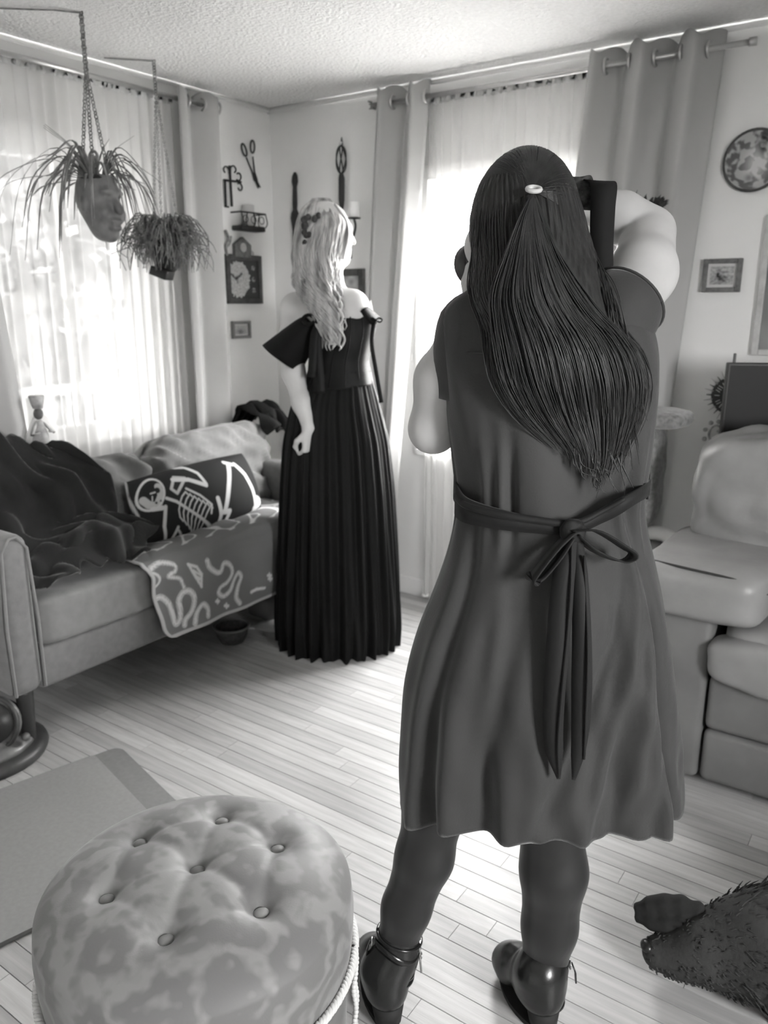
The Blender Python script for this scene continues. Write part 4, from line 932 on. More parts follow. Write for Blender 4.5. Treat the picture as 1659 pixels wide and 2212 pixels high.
slR = spline([vf(1275, 745, 1.378), vf(1308, 704, 1.383), vf(1334, 674, 1.392), vf(1354, 650, 1.405)], 14)
add('sleeve', *open_tube(slR, np.interp(np.linspace(0, 1, 14), [0, .3, .7, 1], [0.075, 0.078, 0.073, 0.067])), m_dress, ph, view=True)
add('sleeve_hem', *tube(np.array([slR[-1]+0.0680*(math.cos(t)*unit(np.cross(slR[-1]-slR[-3], [0, 0, 1]))+math.sin(t)*unit(np.cross(slR[-1]-slR[-3], np.cross(slR[-1]-slR[-3], [0, 0, 1])))) for t in np.linspace(0, 6.283, 40)]), 0.003, 5), m_dress, ph, view=True)
slL = spline([vf(1050, 690, 1.38), vf(1022, 720, 1.385), vf(1003, 780, 1.39), vf(996, 858, 1.395)], 14)
add('sleeve', *open_tube(slL, np.interp(np.linspace(0, 1, 14), [0, .3, .7, 1], [0.060, 0.066, 0.054, 0.045])), m_dress, ph, view=True)
yk = [vf(x, 758+4*math.sin(x*0.02), bd(758, 0.004)+0.10*abs((x-1185)/235.0)**2.6*0.9) for x in range(975, 1400, 12)]
add('yoke_seam', *tube(yk, 0.0018, 5), m_dress, ph, view=True)

# sash with bow
sp = spline([vf(986, 1068, 1.385), vf(988, 1085, 1.345), vf(1010, 1104, 1.302), vf(1080, 1122, 1.268), vf(1160, 1135, 1.257), vf(1238, 1141, 1.252), vf(1300, 1114, 1.262), vf(1354, 1084, 1.262), vf(1388, 1064, 1.300), vf(1402, 1052, 1.385)], 60)
wd = np.interp(np.linspace(0, 1, 60), [0, .1, .3, .5, .56, .7, .85, 1], [0.050, 0.052, 0.036, 0.022, 0.018, 0.024, 0.022, 0.028])
add('sash', *ribbon(sp, wd, (0, 0.0, 1), 0.006), m_sash, ph, view=True)
add('sash_fold', *tube(sp[4:46]+np.array([0, -0.005, 0.010]), np.interp(np.linspace(0, 1, 42), [0, .5, 1], [0.006, 0.007, 0.004]), 8), m_sash, ph, view=True)
fb2 = spline([vf(1400, 1052, 1.385), vf(1372, 1035, 1.47), vf(1185, 1020, 1.50), vf(1000, 1040, 1.46), vf(986, 1068, 1.385)], 30); add('sash_front', *ribbon(fb2, 0.045, (0, 0, 1), 0.004), m_sash, ph, view=True)
kn, kf = cushion(vf(1238, 1148, 1.240), (0.040, 0.026, 0.042), 0.8, 12, 0.003, 60, 1); add('knot', kn, kf, m_sash, ph, view=True)
def bow_loop(pts, w, name):
    p = spline([vf(*q) for q in pts], 40); add(name, *ribbon(p, w, (0.15, -1.0, 0.25), 0.003), m_sash, ph, view=True)
bow_loop([(1236, 1150, 1.236), (1200, 1185, 1.222), (1160, 1235, 1.216), (1150, 1252, 1.218), (1168, 1248, 1.224), (1205, 1205, 1.232), (1234, 1160, 1.240)], 0.036, 'bow_loop')
bow_loop([(1242, 1146, 1.236), (1290, 1148, 1.222), (1345, 1180, 1.220), (1366, 1198, 1.222), (1340, 1212, 1.226), (1285, 1190, 1.230), (1246, 1158, 1.240)], 0.034, 'bow_loop')
def tail(pts, w, name):
    p = spline([vf(x, y, bd(y, o)) for x, y, o in pts], 50); n = len(w); add(name, *ribbon(p, np.interp(np.linspace(0, 1, 50), np.linspace(0, 1, n), w), (1, -0.25, 0.05), 0.003), m_sash, ph, view=True)
tail([(1232, 1160, .022), (1218, 1240, .026), (1206, 1380, .026), (1196, 1520, .024), (1196, 1610, .024), (1207, 1682, .022)], [0.022, 0.034, 0.038, 0.036, 0.034, 0.030, 0.006], 'sash_tail')
tail([(1245, 1160, .022), (1253, 1260, .028), (1257, 1400, .028), (1255, 1540, .026), (1249, 1620, .024), (1239, 1684, .022)], [0.020, 0.026, 0.030, 0.034, 0.030, 0.022, 0.006], 'sash_tail')
for pts in ([(1236, 1165, .030), (1232, 1300, .033), (1216, 1480, .032), (1206, 1600, .030), (1208, 1680, .026)], [(1262, 1200, .034), (1270, 1400, .034), (1266, 1540, .032), (1262, 1640, .028)]):
    add('tail_edge', *tube(spline([vf(x, y, bd(y, o)) for x, y, o in pts], 30), 0.0022, 5), m_sash, ph, view=True)

# boots
def boot(side):
    hl, toe = FOOT[side]; P_, R_ = legL if side == 'L' else legR; ank = P_[-2]; top = P_[-3]+(P_[-2]-P_[-3])*0.62
    d = unit(toe-hl); sdv = np.array([d[1], -d[0], 0]); b = Body()
    hz = np.array([0, 0, 0.042])
    b.chain([top, ank, hl+d*0.03+np.array([0, 0, 0.11]), hl+d*0.03+np.array([0, 0, 0.075])], [0.045, 0.045, 0.046, 0.040], 0.02)
    b.ell(hl+d*0.012+np.array([0, 0, 0.075]), (0.036, 0.036, 0.04), 0.02); b.chain([hl+d*0.05+np.array([0, 0, 0.085]), hl+d*0.12+np.array([0, 0, 0.055]), toe-d*0.035+np.array([0, 0, 0.042])], [0.040, 0.036, 0.033], 0.03)
    for q in (-0.016, 0.016): b.cone(hl+d*0.12+sdv*q+np.array([0, 0, 0.040]), toe-d*0.032+sdv*q*0.7+np.array([0, 0, 0.036]), 0.026, 0.024, 0.02)
    b.ell(top+np.array([0, 0, 0.052]), (0.050, 0.050, 0.030), 0.004, None, True)
    bo = add('boot', *b.mesh(0.0045), m_boot, ph, view=True)
    out = []; n = 28
    for zz, gr in ((0.0, 0.0), (0.012, 0.003)):
        pts = []
        for i in range(n):
            t = 2*math.pi*i/n; u = (1-math.cos(t))/2; wd_ = 0.037*math.sin(t)*(0.75+0.35*math.sin(u*3.0)) if True else 0
            pts.append(hl-d*0.028+d*u*(np.linalg.norm(toe-hl)+0.024)+sdv*wd_*(1+gr*10)+np.array([0, 0, zz]))
        out.append(pts)
    V = np.array(out).reshape(-1, 3); F = [list(range(n))[::-1], list(range(n, 2*n))]+[[i, (i+1) % n, n+(i+1) % n, n+i] for i in range(n)]
    add('sole', V, F, m_sole, bo, smooth=False, view=True)
    add('heel', *tube([hl+d*0.008+np.array([0, 0, 0.010]), hl+d*0.012+np.array([0, 0, 0.052])], [0.027, 0.034], 20), m_sole, bo, view=True)
    ax = unit(top-ank); e1_ = unit(np.cross(ax, [0, 1, 0])); e2_ = np.cross(ax, e1_)
    for k, (f_, r_) in enumerate(((0.55, 0.0475), (-0.12, 0.0485))):
        c = ank+(top-ank)*f_; add('ankle_strap', *ribbon(np.array([c+r_*(math.cos(t)*e1_+math.sin(t)*e2_)+ax*0.008*math.sin(t*2+k) for t in np.linspace(0, 6.283, 50)]), 0.014, ax, 0.003), m_boot, bo, view=True)
    add('collar', *tube(np.array([top+ax*0.004+0.0455*(math.cos(t)*e1_+math.sin(t)*e2_) for t in np.linspace(0, 6.283, 40)]), 0.0035, 6), m_boot, bo, view=True)
    for k in range(3):
        c = ank+(top-ank)*(-0.35-0.22*k); add('ankle_crease', *tube(np.array([c+(0.0445+0.001*k)*(math.cos(t)*e1_+math.sin(t)*e2_)+ax*0.006*math.sin(t+k) for t in np.linspace(0, 6.283, 36)]), 0.0045, 6), m_boot, bo, view=True)
    s = -1 if side == 'L' else 1
    c = ank+(top-ank)*0.7+np.array([s*0.052, 0, 0])
    add('buckle', *torus(c, 0.009, 0.0018, 'X', 16, 6), m_metal, bo, view=True); add('strap_end', *ribbon([c+np.array([s*0.003, -0.004, 0.006]), c+np.array([s*0.010, -0.008, -0.012]), c+np.array([s*0.012, -0.009, -0.036])], [0.008, 0.009, 0.008], (0, 1, 0), 0.003), m_boot, bo, view=True)
    c = ank+(top-ank)*0.4+np.array([-s*0.047, -0.012, 0]); add('zipper', *tube([c+np.array([0, 0, 0.03]), c, c+np.array([-s*0.004, 0, -0.05])], 0.0022, 6), m_metal, bo, view=True); add('zipper_pull', *torus(c+np.array([-s*0.004, -0.003, -0.005]), 0.006, 0.0014, 'X', 12, 5), m_metal, bo, view=True)
boot('L'); boot('R')

# hair: half-up ponytail down the back
HB = dense([(346, 1106, 1132, .012, 0.045), (352, 1082, 1160, .040, 0.045), (364, 1060, 1190, .066, 0.045), (388, 1041, 1220, .092, 0.045), (420, 1028, 1241, .102, 0.043), (470, 1020, 1256, .104, 0.035), (520, 1020, 1270, .100, 0.020), (560, 1022, 1284, .095, 0.0), (600, 1014, 1299, .085, -0.022), (650, 1018, 1318, .065, -0.055), (700, 1046, 1336, .040, -0.090), (760, 1052, 1385, .026, -0.115), (830, 1066, 1404, .020, -0.120), (900, 1110, 1392, .012, -0.118), (950, 1165, 1370, .006, -0.110), (985, 1215, 1345, .003, -0.100)], 120)
def hair_disp(a, t, z): return 0.0018*np.sin(a*57+9*math.sin(t*9))+0.0012*np.sin(a*91+3+5*t)
hv, hf = loft(HB, D0, 300, hair_disp); hf.append(list(range(119*300, 120*300)))
parts = [(hv, hf)]; hr = random.Random(11)
def hb(py): return [np.interp(py, HB[:, 0], HB[:, c]) for c in range(1, 5)]
def back_pt(py, s, lift):       # on the camera side of the hair mass; s 0..1 across
    l, r, b, dd = hb(py)
    if py > 900: b = max(b, 0.012); dd = min(dd, -0.119); l = l+max(0, py-985)*0.45; r = r-max(0, py-985)*0.5
    c = (s-0.5)*2; y = D0+dd-b*math.sqrt(max(0.0, 1-min(1, abs(c))**2.2))-lift; return vf(l+(r-l)*s, py, y)
for i in range(760):            # lower curtain of hair
    s0 = hr.uniform(0.01, 0.99); y0 = hr.uniform(430, 640); y1 = hr.uniform(800, 1065)-150*abs(s0-0.66); w1 = hr.uniform(-0.10, 0.10); k = hr.uniform(0.001, 0.006); pha = hr.uniform(0, 6)
    pts = [back_pt(y0+(y1-y0)*t, min(1.03, max(-0.03, s0+w1*t+0.012*math.sin(6*t+pha))), k) for t in np.linspace(0, 1, 18)]
    parts.append(tube(pts, np.interp(np.linspace(0, 1, 18), [0, .1, .7, 1], [0.0005, 0.0011, 0.0009, 0.0003])*hr.uniform(0.6, 1.4), 3, cap=False))
TIE = vf(1150, 414, 1.313)
for i in range(700):            # the ponytail fanning out from the tie
    s1 = min(0.97, max(0.05, hr.gauss(0.50, 0.21))); y1 = hr.uniform(760, 1065)-120*abs(s1-0.66); pha = hr.uniform(0, 6); k = hr.uniform(0.004, 0.020); pts = []
    for t in np.linspace(0, 1, 20):
        py = 418+(y1-418)*t; l, r, b, dd = hb(py); st = (1150-l)/(r-l); e = min(1.0, (py-414)/300.0); e = e**0.85
        s = st+(s1-st)*e+0.008*math.sin(7*t+pha); p = back_pt(py, min(1, max(0, s)), k*(1-0.5*t)+0.012*math.exp(-((py-520)/150)**2)*math.exp(-((s-0.5)/0.25)**2))
        if t < 0.08: p = TIE+(p-TIE)*(t/0.08)*0.9+np.array([0, -0.006, 0])
        pts.append(p)
    parts.append(tube(pts, np.interp(np.linspace(0, 1, 20), [0, .15, .7, 1], [0.0010, 0.0012, 0.0010, 0.0003])*hr.uniform(0.6, 1.4), 3, cap=False))
hc = vf(1133, 492, 1.425); tdv = unit((TIE-hc)/np.array([0.0905, 0.112, 0.118]))
for i in range(700):            # strands swept over the crown to the tie
    f_ = hr.uniform(-0.35, math.pi+0.35); st = unit(np.array([math.cos(f_), hr.uniform(0.0, 0.75), math.sin(f_)])); om = math.acos(np.clip(st@tdv, -1, 1)); pts = []
    for t in np.linspace(0, 1, 16):
        q = (math.sin((1-t)*om)*st+math.sin(t*om)*tdv)/math.sin(om); L_ = 1.0+hr.uniform(0.0, 0.004); pts.append(hc+q*np.array([0.0915, 0.114, 0.126])*L_)
    parts.append(tube(pts, np.interp(np.linspace(0, 1, 16), [0, .2, .9, 1], [0.0006, 0.0013, 0.0012, 0.0010])*hr.uniform(0.6, 1.4), 3, cap=False))
for i in range(46):             # loose strands on the right side
    y0 = hr.uniform(470, 560); l, r, b, dd = hb(y0); p0 = vf(r-6, y0, D0+dd-0.02); xx = hr.uniform(1300, 1345)
    pts = spline([p0, vf(r+hr.uniform(8, 34), y0+80, D0-0.04), vf(xx, y0+170, D0-0.10), vf(xx+hr.uniform(0, 60), y0+330+hr.uniform(0, 160), 1.245)], 18); parts.append(tube(pts, np.interp(np.linspace(0, 1, 18), [0, .2, .8, 1], [0.0006, 0.0013, 0.0011, 0.0004]), 4))
for i in range(24):             # curled ends
    x0 = hr.uniform(1240, 1350); y0 = hr.uniform(950, 1010); pts = spline([vf(x0, y0, 1.247), vf(x0+hr.uniform(-10, 20), y0+35, 1.243), vf(x0+hr.uniform(5, 45), y0+55+hr.uniform(-15, 20), 1.24)], 12); parts.append(tube(pts, np.linspace(0.0018, 0.0004, 12), 4))
add('hair', *join(*parts), m_hair, ph, view=True)
tv_, tf2 = torus((0, 0, 0), 0.0100, 0.0036, 'Z', 24, 8); tv_ = rot(tv_, (0, 0, 0), 'X', 0.45); add('hair_tie', tv_+TIE+np.array([0, -0.012, 0.002]), tf2, m_tie, ph, view=True)

# ------------------------------------------------------------------ camera and strap
cm = thing('camera', 'black camera held up to the face of the photographer in the grey dress', 'camera', v2w(vf(1112, 515, 1.585)), YAW)
cd = unit(np.array([-0.62, 0.78, -0.02])); cs = unit(np.cross(cd, [0, 0, 1])); CC = vf(1120, 512, 1.570)
def cam_box(c, sx, sy, sz, bev, name):    # sx along cs, sy along cd
    v, f = box((-sx/2, -sy/2, -sz/2), (sx/2, sy/2, sz/2), bev, 3); M3 = np.stack([cs, cd, [0, 0, 1]], 0); return add(name, v@M3+c, f, m_cam, cm, view=True)
cam_box(CC, 0.085, 0.05, 0.145, 0.012, 'camera_body'); cam_box(CC-cs*0.052, 0.03, 0.045, 0.06, 0.01, 'viewfinder_hump'); cam_box(CC+np.array([0, 0, 0.055])+cd*0.03, 0.06, 0.03, 0.035, 0.01, 'grip')
LE = vf(1020, 575, 1.70); LS = CC+cd*0.025+np.array([0, 0, -0.02]); ld = unit(LE-LS)
add('lens', *tube([LS, LS+(LE-LS)*0.3, LS+(LE-LS)*0.32, LS+(LE-LS)*0.8], [0.033, 0.034, 0.037, 0.037], 28), m_cam, cm, view=True)
add('lens_hood', *thick(tube([LS+(LE-LS)*0.75, LE], [0.038, 0.044], 28, cap=False), 0.002), m_cam, cm, view=True)
add('focus_ring', *tube([LS+(LE-LS)*0.45, LS+(LE-LS)*0.65], 0.0395, 28), m_strap, cm, view=True)
add('front_glass', *tube([LS+(LE-LS)*0.79, LS+(LE-LS)*0.805], 0.034, 24), m_lens, cm, view=True)
st_ = thing('camera_strap', 'wide black camera strap hanging beside the raised arm of the photographer', 'strap', v2w(vf(1310, 500, 1.45)), YAW)
sp1 = spline([vf(1262, 402, 1.520), vf(1285, 392, 1.49), vf(1304, 400, 1.455), vf(1302, 450, 1.44), vf(1300, 520, 1.42), vf(1302, 590, 1.40), vf(1304, 640, 1.375)], 40); sp1[:, 1] -= 0.0
add('webbing', *ribbon(sp1, np.interp(np.linspace(0, 1, 40), [0, .3, .6, 1], [0.040, 0.044, 0.040, 0.030]), (1, -0.25, -0.1), 0.003), m_strap, st_, view=True)
sp2 = spline([vf(1190, 385, 1.54), vf(1225, 380, 1.515), vf(1252, 392, 1.49), vf(1258, 420, 1.48), vf(1250, 452, 1.47)], 26); add('printed_band', *ribbon(sp2, 0.042, (0.8, -0.5, -0.3), 0.003), m_strapp, st_, view=True)
sp3 = spline([vf(1300, 640, 1.42), vf(1325, 575, 1.455), vf(1342, 548, 1.49)], 14); add('printed_band', *ribbon(sp3, 0.040, (0.9, -0.1, 0.5), 0.003), m_strapp, st_, view=True)

# ------------------------------------------------------------------ the model in the black gown
DM = 3.22
mo = thing('person', 'blonde woman in a long black off-shoulder gown standing by the back window', 'person', v2w(np.array([-0.19, DM, 0.0])), YAW)
m_blonde = mat('blonde_hair', 0.36, 0.4, 0.5, noise=(38, 0.55, (1, 1, 0.15))); m_gown = mat('black_gown', 0.0045, 0.75, 0.2, sheen=0.03); m_gown2 = mat('black_satin', 0.005, 0.6, 0.22, noise=(9, 0.3)); m_rib = mat('black_ribbon', 0.007, 0.6, 0.2); m_skin2 = mat('fair_skin', 0.56, 0.5, 0.3, noise=(14, 0.05))
fm = unit(np.array([0.90, 0.42, 0.0])); MH = vf(705, 508, DM)
B = Body(); B.ell(MH+np.array([0, 0, 0.015]), (0.096, 0.076, 0.108), 0.02, rotmat(fm)); B.ell(MH+fm*0.034+np.array([0, 0, -0.055]), (0.056, 0.054, 0.060), 0.03, rotmat(fm)); face(B, MH, fm)
B.cone(MH+np.array([0, 0, -0.06]), vf(718, 650, DM), 0.050, 0.056, 0.03)
sl, sr = vf(640, 668, DM+0.06), vf(762, 664, DM-0.04)
B.cone(vf(665, 668, DM+0.03), vf(755, 660, DM-0.03), 0.062, 0.058, 0.04); B.ell(vf(715, 705, DM), (0.125, 0.085, 0.12), 0.05); B.ell(vf(735, 760, DM), (0.105, 0.085, 0.12), 0.04); B.ell(vf(735, 850, DM), (0.12, 0.10, 0.12), 0.04)
el, wl = vf(634, 806, DM-0.03), vf(668, 925, DM-0.13)
B.chain([vf(660, 672, DM+0.04), sl, (sl*0.5+el*0.5)+np.array([-0.010, 0, 0]), el, el*0.45+wl*0.55, wl], [0.060, 0.060, 0.050, 0.042, 0.036, 0.026], 0.03)
er, wr2 = vf(752, 755, DM+0.17), vf(735, 785, DM+0.28); B.chain([vf(750, 665, DM-0.04), sr, er, wr2], [0.058, 0.056, 0.040, 0.026], 0.03)
hand(B, wl, unit(np.array([0.02, 0.10, -1.0])), np.array([-0.6, 0.8, 0.0]), np.array([-0.5, -0.8, 0]), 1.05, 1.0); hand(B, wr2, unit(np.array([-0.8, 0.2, 0.1])), np.array([0, -1, 0]), np.array([0, 0, 1.0]), 0.6, 1.0)
for hx, fx in ((700, 705), (770, 765)):
    B.chain([vf(hx, 900, DM), vf(fx, 1130, DM), vf(fx, 1340, DM)], [0.085, 0.055, 0.036], 0.03)
    p = vf(fx, 1380, DM); p[2] = 0.06; B.cone(vf(fx, 1340, DM), p, 0.036, 0.028, 0.02); B.cone(p, p+fm*0.14+np.array([0, 0, -0.03]), 0.028, 0.022, 0.02)
add('body', *B.mesh(0.0065), m_skin2, mo, view=True)
sdm = np.cross(fm, [0, 0, 1.0])
for e in (-1, 1): add('eye', *sphere(MH+fm*0.083+sdm*e*0.031+np.array([0, 0, 0.010]), 0.011), m_eye, mo, view=True)
SKT = dense([(798, 670, 797, .092), (830, 651, 807, .108), (870, 630, 818, .128), (950, 613, 838, .155), (1050, 607, 848, .180), (1200, 602, 856, .205), (1300, 601, 861, .218), (1345, 602, 862, .222), (1391, 606, 858, .224)], 70)
def skirt_disp(a, t, z): return (0.0008+0.018*t)*np.cos(a*26+1.5*math.sin(3*t))+(0.0006+0.012*t)*np.cos(a*41+2+2*t)+0.004*np.sin(a*7+5*t)
def skirt_hem(a, t): return max(0, (t-0.9)/0.1)*(0.018*np.sin(a*5+1)+0.010*np.sin(a*13))*0.6
add('skirt', *thick(loft(SKT, DM, 420, skirt_disp, skirt_hem), 0.002), m_gown, mo, view=True)
COR = dense([(664, 690, 800, .085), (690, 684, 808, .098), (715, 682, 810, .104), (745, 684, 803, .100), (780, 672, 797, .094), (815, 664, 803, .104), (840, 652, 808, .116)], 40)
def cor_top(a, t): return max(0, 1-t/0.25)*(0.030*np.cos(a)-0.012*np.abs(np.sin(a)))-max(0, (t-0.7)/0.3)*0.02*np.clip(-np.cos(a-0.4), -1, 1)
add('corset', *thick(loft(COR, DM, 120, lambda a, t, z: 0.0035*np.cos(a*9)*0.6+0.010*np.exp(-((a-0.35)/0.35)**2)*math.exp(-((t-0.25)/0.2)**2), cor_top, close_top=False), 0.003), m_gown2, mo, view=True)
for th_ in (0.9, 1.35, 1.8, 2.3):
    def cp_(t, th_=th_):
        i = int(t*39); py, l, r, b = COR[i]; A = vf(l, py, DM); Q = vf(r, py, DM); return np.array([(A[0]+Q[0])/2+(Q[0]-A[0])/2*math.cos(th_), DM-b*math.sin(th_)-0.004, A[2]])
    add('boning', *tube([cp_(t) for t in np.linspace(0.08, 0.97, 14)], 0.0025, 5), m_rib, mo, view=True)
# sleeves
def cone_sleeve(c0, c1, ax0, ax1, q0, q1, n=44, m=12, wav=0.006):
    a = np.arange(n)*2*math.pi/n; V = []
    for t in np.linspace(0, 1, m):
        c = c0+(c1-c0)*t; u = ax0+(ax1-ax0)*t; w = q0+(q1-q0)*t; k = 1+wav*10*t*np.sin(a*7)*0.10
        V.append(c+np.cos(a)[:, None]*u*k[:, None]+np.sin(a)[:, None]*w*k[:, None])
    V = np.concatenate(V); F = [[i*n+j, i*n+(j+1) % n, (i+1)*n+(j+1) % n, (i+1)*n+j] for i in range(m-1) for j in range(n)]
    return thick((V, F), 0.003)
c1 = vf(609, 774, DM); u1 = vf(650, 803, DM)-c1; c0 = vf(678, 695, DM); u0 = vf(700, 712, DM)-c0
add('sleeve', *cone_sleeve(c0, c1, u0, u1, np.array([0, -0.085, 0.0]), np.array([0, -0.105, 0.0])), m_gown, mo, view=True)
cr0, cr1 = vf(785, 668, DM-0.05), vf(812, 700, DM+0.02); add('sleeve', *cone_sleeve(cr0, cr1, np.array([0.018, 0, 0.012]), np.array([0.022, 0.02, 0.022]), np.array([0, -0.06, 0]), np.array([0, -0.07, 0])), m_gown, mo, view=True)
def mbow(c, s, name='bow'):
    ps = []
    for sg in (-1, 1):
        p = spline([c, c+np.array([sg*0.025, -0.012, 0.016])*s, c+np.array([sg*0.045, -0.008, 0.0])*s, c+np.array([sg*0.025, -0.012, -0.012])*s, c], 20); ps.append(ribbon(p, 0.022*s, (0, -0.9, 0.4), 0.003))
    ps.append(sphere(c+np.array([0, -0.012*s, 0]), 0.010*s, 10, 8)); return add(name, *join(*ps), m_rib, mo, view=True)
mbow(vf(685, 692, DM-0.115), 1.25); mbow(vf(812, 692, DM-0.06), 0.55)
for x1, x2, y2, w in ((683, 690, 850, 0.045), (678, 672, 815, 0.034)):
    add('ribbon_tail', *ribbon(spline([vf(684, 695, DM-0.118), vf(x1, 740, DM-0.125), vf((x1+x2)/2, 790, DM-0.125), vf(x2, y2, DM-0.14)], 24), np.interp(np.linspace(0, 1, 24), [0, .2, 1], [0.012, w, w]), (1, -0.2, 0), 0.002), m_rib, mo, view=True)
add('ribbon_tail', *ribbon(spline([vf(808, 695, DM-0.06), vf(803, 740, DM-0.10), vf(812, 800, DM-0.12), vf(824, 870, DM-0.15)], 20), 0.016, (1, 0, 0), 0.002), m_rib, mo, view=True)
# long wavy hair
MHB = dense([(429, 684, 704, .012, 0.03), (438, 663, 722, .045, 0.03), (452, 650, 738, .075, 0.025), (480, 640, 750, .092, 0.015), (510, 636, 746, .096, 0.0), (550, 633, 734, .090, -0.015), (600, 634, 726, .075, -0.04), (640, 648, 732, .055, -0.075), (680, 672, 738, .030, -0.11), (715, 690, 742, .020, -0.125), (745, 704, 732, .010, -0.13)], 60)
mv, mf = loft(MHB, DM, 120, lambda a, t, z: 0.004*np.sin(a*23+6*t)+0.003*np.sin(a*41)); mf.append(list(range(59*120, 60*120))); parts = [(mv, mf)]
def mhb(py): return [np.interp(py, MHB[:, 0], MHB[:, c]) for c in range(1, 5)]
for i in range(230):
    s0 = hr.uniform(0.0, 1.0); y0 = hr.uniform(431, 500); y1 = hr.uniform(600, 752)-55*abs(s0-0.6); pha = hr.choice([0, 1.3, 2.6, 3.9, 5.2])+hr.uniform(-.4, .4); lift = hr.uniform(0.001, 0.010); pts = []; amp = hr.uniform(4, 11)
    for t in np.linspace(0, 1, 26):
        py = y0+(y1-y0)*t; l, r, b, dd = mhb(py); s = 0.62+(s0-0.62)*min(1, 0.15+t*1.6) if y0 < 450 else s0; c = (s-0.5)*2
        y = DM+dd-b*math.sqrt(max(0, 1-min(1, abs(c))**2.2))-lift-0.006*math.cos(py*0.09+pha)*min(1, 2*t); px = l+(r-l)*s+amp*math.sin(py*0.09+pha)*min(1, max(0, (py-520)/90)); pts.append(vf(px, py, y))
    parts.append(tube(pts, np.interp(np.linspace(0, 1, 26), [0, .1, .8, 1], [0.0012, 0.0042, 0.0036, 0.0010])*hr.uniform(0.5, 1.5), 5))
for i in range(16):
    x0 = hr.uniform(700, 730); pha = hr.choice([0, 2.2, 4.0]); pts = [vf(x0+9*math.sin(py*0.085+pha)+(py-660)*0.10, py, DM-0.145-0.006*math.cos(py*0.085+pha)) for py in np.linspace(650, hr.uniform(720, 758), 22)]; parts.append(tube(pts, np.interp(np.linspace(0, 1, 22), [0, .2, .9, 1], [0.002, 0.0055, 0.0045, 0.001]), 5))
for i in range(14):             # face-framing strands on the right
    pts = spline([vf(722, 440+hr.uniform(-4, 6), DM-0.03), vf(748, 478, DM-0.05), vf(748+hr.uniform(-6, 4), 520, DM-0.06), vf(735+hr.uniform(-6, 8), 560, DM-0.07)], 16); parts.append(tube(pts, np.interp(np.linspace(0, 1, 16), [0, .2, 1], [0.001, 0.003, 0.001]), 4))
add('hair', *join(*parts), m_blonde, mo, view=True)
cl = vf(672, 495, DM-0.095); add('hair_clip', *join(*[sphere(cl+np.array([hr.uniform(-0.03, 0.03), hr.uniform(-0.006, 0.004), hr.uniform(-0.05, 0.05)]), (0.011, 0.007, 0.012), 8, 6) for _ in range(16)]), mat('dark_clip', 0.05, 0.5, noise=(60, 0.6)), mo, view=True)

# ------------------------------------------------------------------ the dog on the floor
m_dog = mat('dog_coat', 0.040, 0.8, 0.2, noise=(9, 0.35), bump=(80, 0.5, 0.004)); m_dogear = mat('dog_ear', 0.022, 0.85, 0.2, bump=(90, 0.4, 0.003)); m_nose = mat('dog_nose', 0.012, 0.3, 0.5)
dz = lambda px, py, z: vfz(px, py, z)
nose, muz, stop, head = dz(1424, 2058, 0.062), dz(1470, 2062, 0.068), dz(1525, 2052, 0.088), dz(1592, 2045, 0.098)
dg = thing('dog', 'dark furry dog lying on the floor with its muzzle pointing left', 'dog', v2w(np.array([head[0]+0.1, head[1]-0.02, 0])), YAW)
dB = Body(); dB.chain([nose, muz, stop, head], [0.036, 0.043, 0.062, 0.082], 0.03)
neck, sh_, hip = dz(1670, 2050, 0.11), np.array([head[0]+0.30, head[1]-0.06, 0.13]), np.array([head[0]+0.75, head[1]-0.14, 0.13])
dB.chain([head, neck, sh_, hip], [0.082, 0.112, 0.142, 0.135], 0.04); dB.ell(np.array([head[0]+0.16, head[1]-0.085, 0.085]), (0.12, 0.085, 0.085), 0.05)
for q in (np.array([head[0]+0.20, head[1]-0.20, 0.035]), np.array([head[0]+0.62, head[1]-0.36, 0.04])):
    dB.chain([q+np.array([0.10, 0.10, 0.03]), q+np.array([-0.0, 0.02, 0.0]), q+np.array([-0.02, -0.09, -0.008])], [0.055, 0.036, 0.026], 0.03)
dB.chain([hip+np.array([0.10, 0, -0.02]), hip+np.array([0.28, 0.08, -0.09]), hip+np.array([0.42, 0.12, -0.105])], [0.05, 0.028, 0.018], 0.03)
dv_, df_ = dB.mesh(0.007); dv_[:, 2] = np.maximum(dv_[:, 2], 0.002)
add('body', dv_, df_, m_dog, dg, view=True)
eb, et = dz(1510, 1978, 0.150), dz(1392, 1972, 0.115)
E_ = Body(); ed = unit(et-eb)
for t, r in ((0.0, 0.026), (0.3, 0.036), (0.6, 0.036), (0.85, 0.022)):
    c = eb+(et-eb)*t
    for o_ in (-1, 1): E_.cone(c+np.array([0, 0.012*o_, 0.018*o_])*r/0.036, c+ed*0.03+np.array([0, 0.010*o_, 0.015*o_])*r/0.036, r*0.55, r*0.5, 0.012)
add('ear', *E_.mesh(0.005), m_dogear, dg, view=True)
en = dz(1640, 2010, 0.17); E2 = Body(); E2.cone(en, en+np.array([0.06, -0.05, -0.03]), 0.035, 0.02, 0.01); E2.cone(en+np.array([0, -0.02, 0]), en+np.array([0.05, -0.07, -0.05]), 0.028, 0.016, 0.01); add('ear', *E2.mesh(0.005), m_dogear, dg, view=True)
add('nose', *sphere(nose+np.array([-0.028, 0.0, 0.018]), (0.014, 0.018, 0.012)), m_nose, dg, view=True); add('eye', *sphere(stop+np.array([-0.012, -0.046, 0.036]), 0.009), m_eye, dg, view=True)
dN = len(dv_); rn = np.random.RandomState(4); ids = rn.choice(dN, 5200); ctr_ = head+np.array([0.1, -0.03, 0]); fur = []
nrm = np.zeros_like(dv_)
fa = np.array(df_); nf = np.cross(dv_[fa[:, 2]]-dv_[fa[:, 0]], dv_[fa[:, 3]]-dv_[fa[:, 1]])
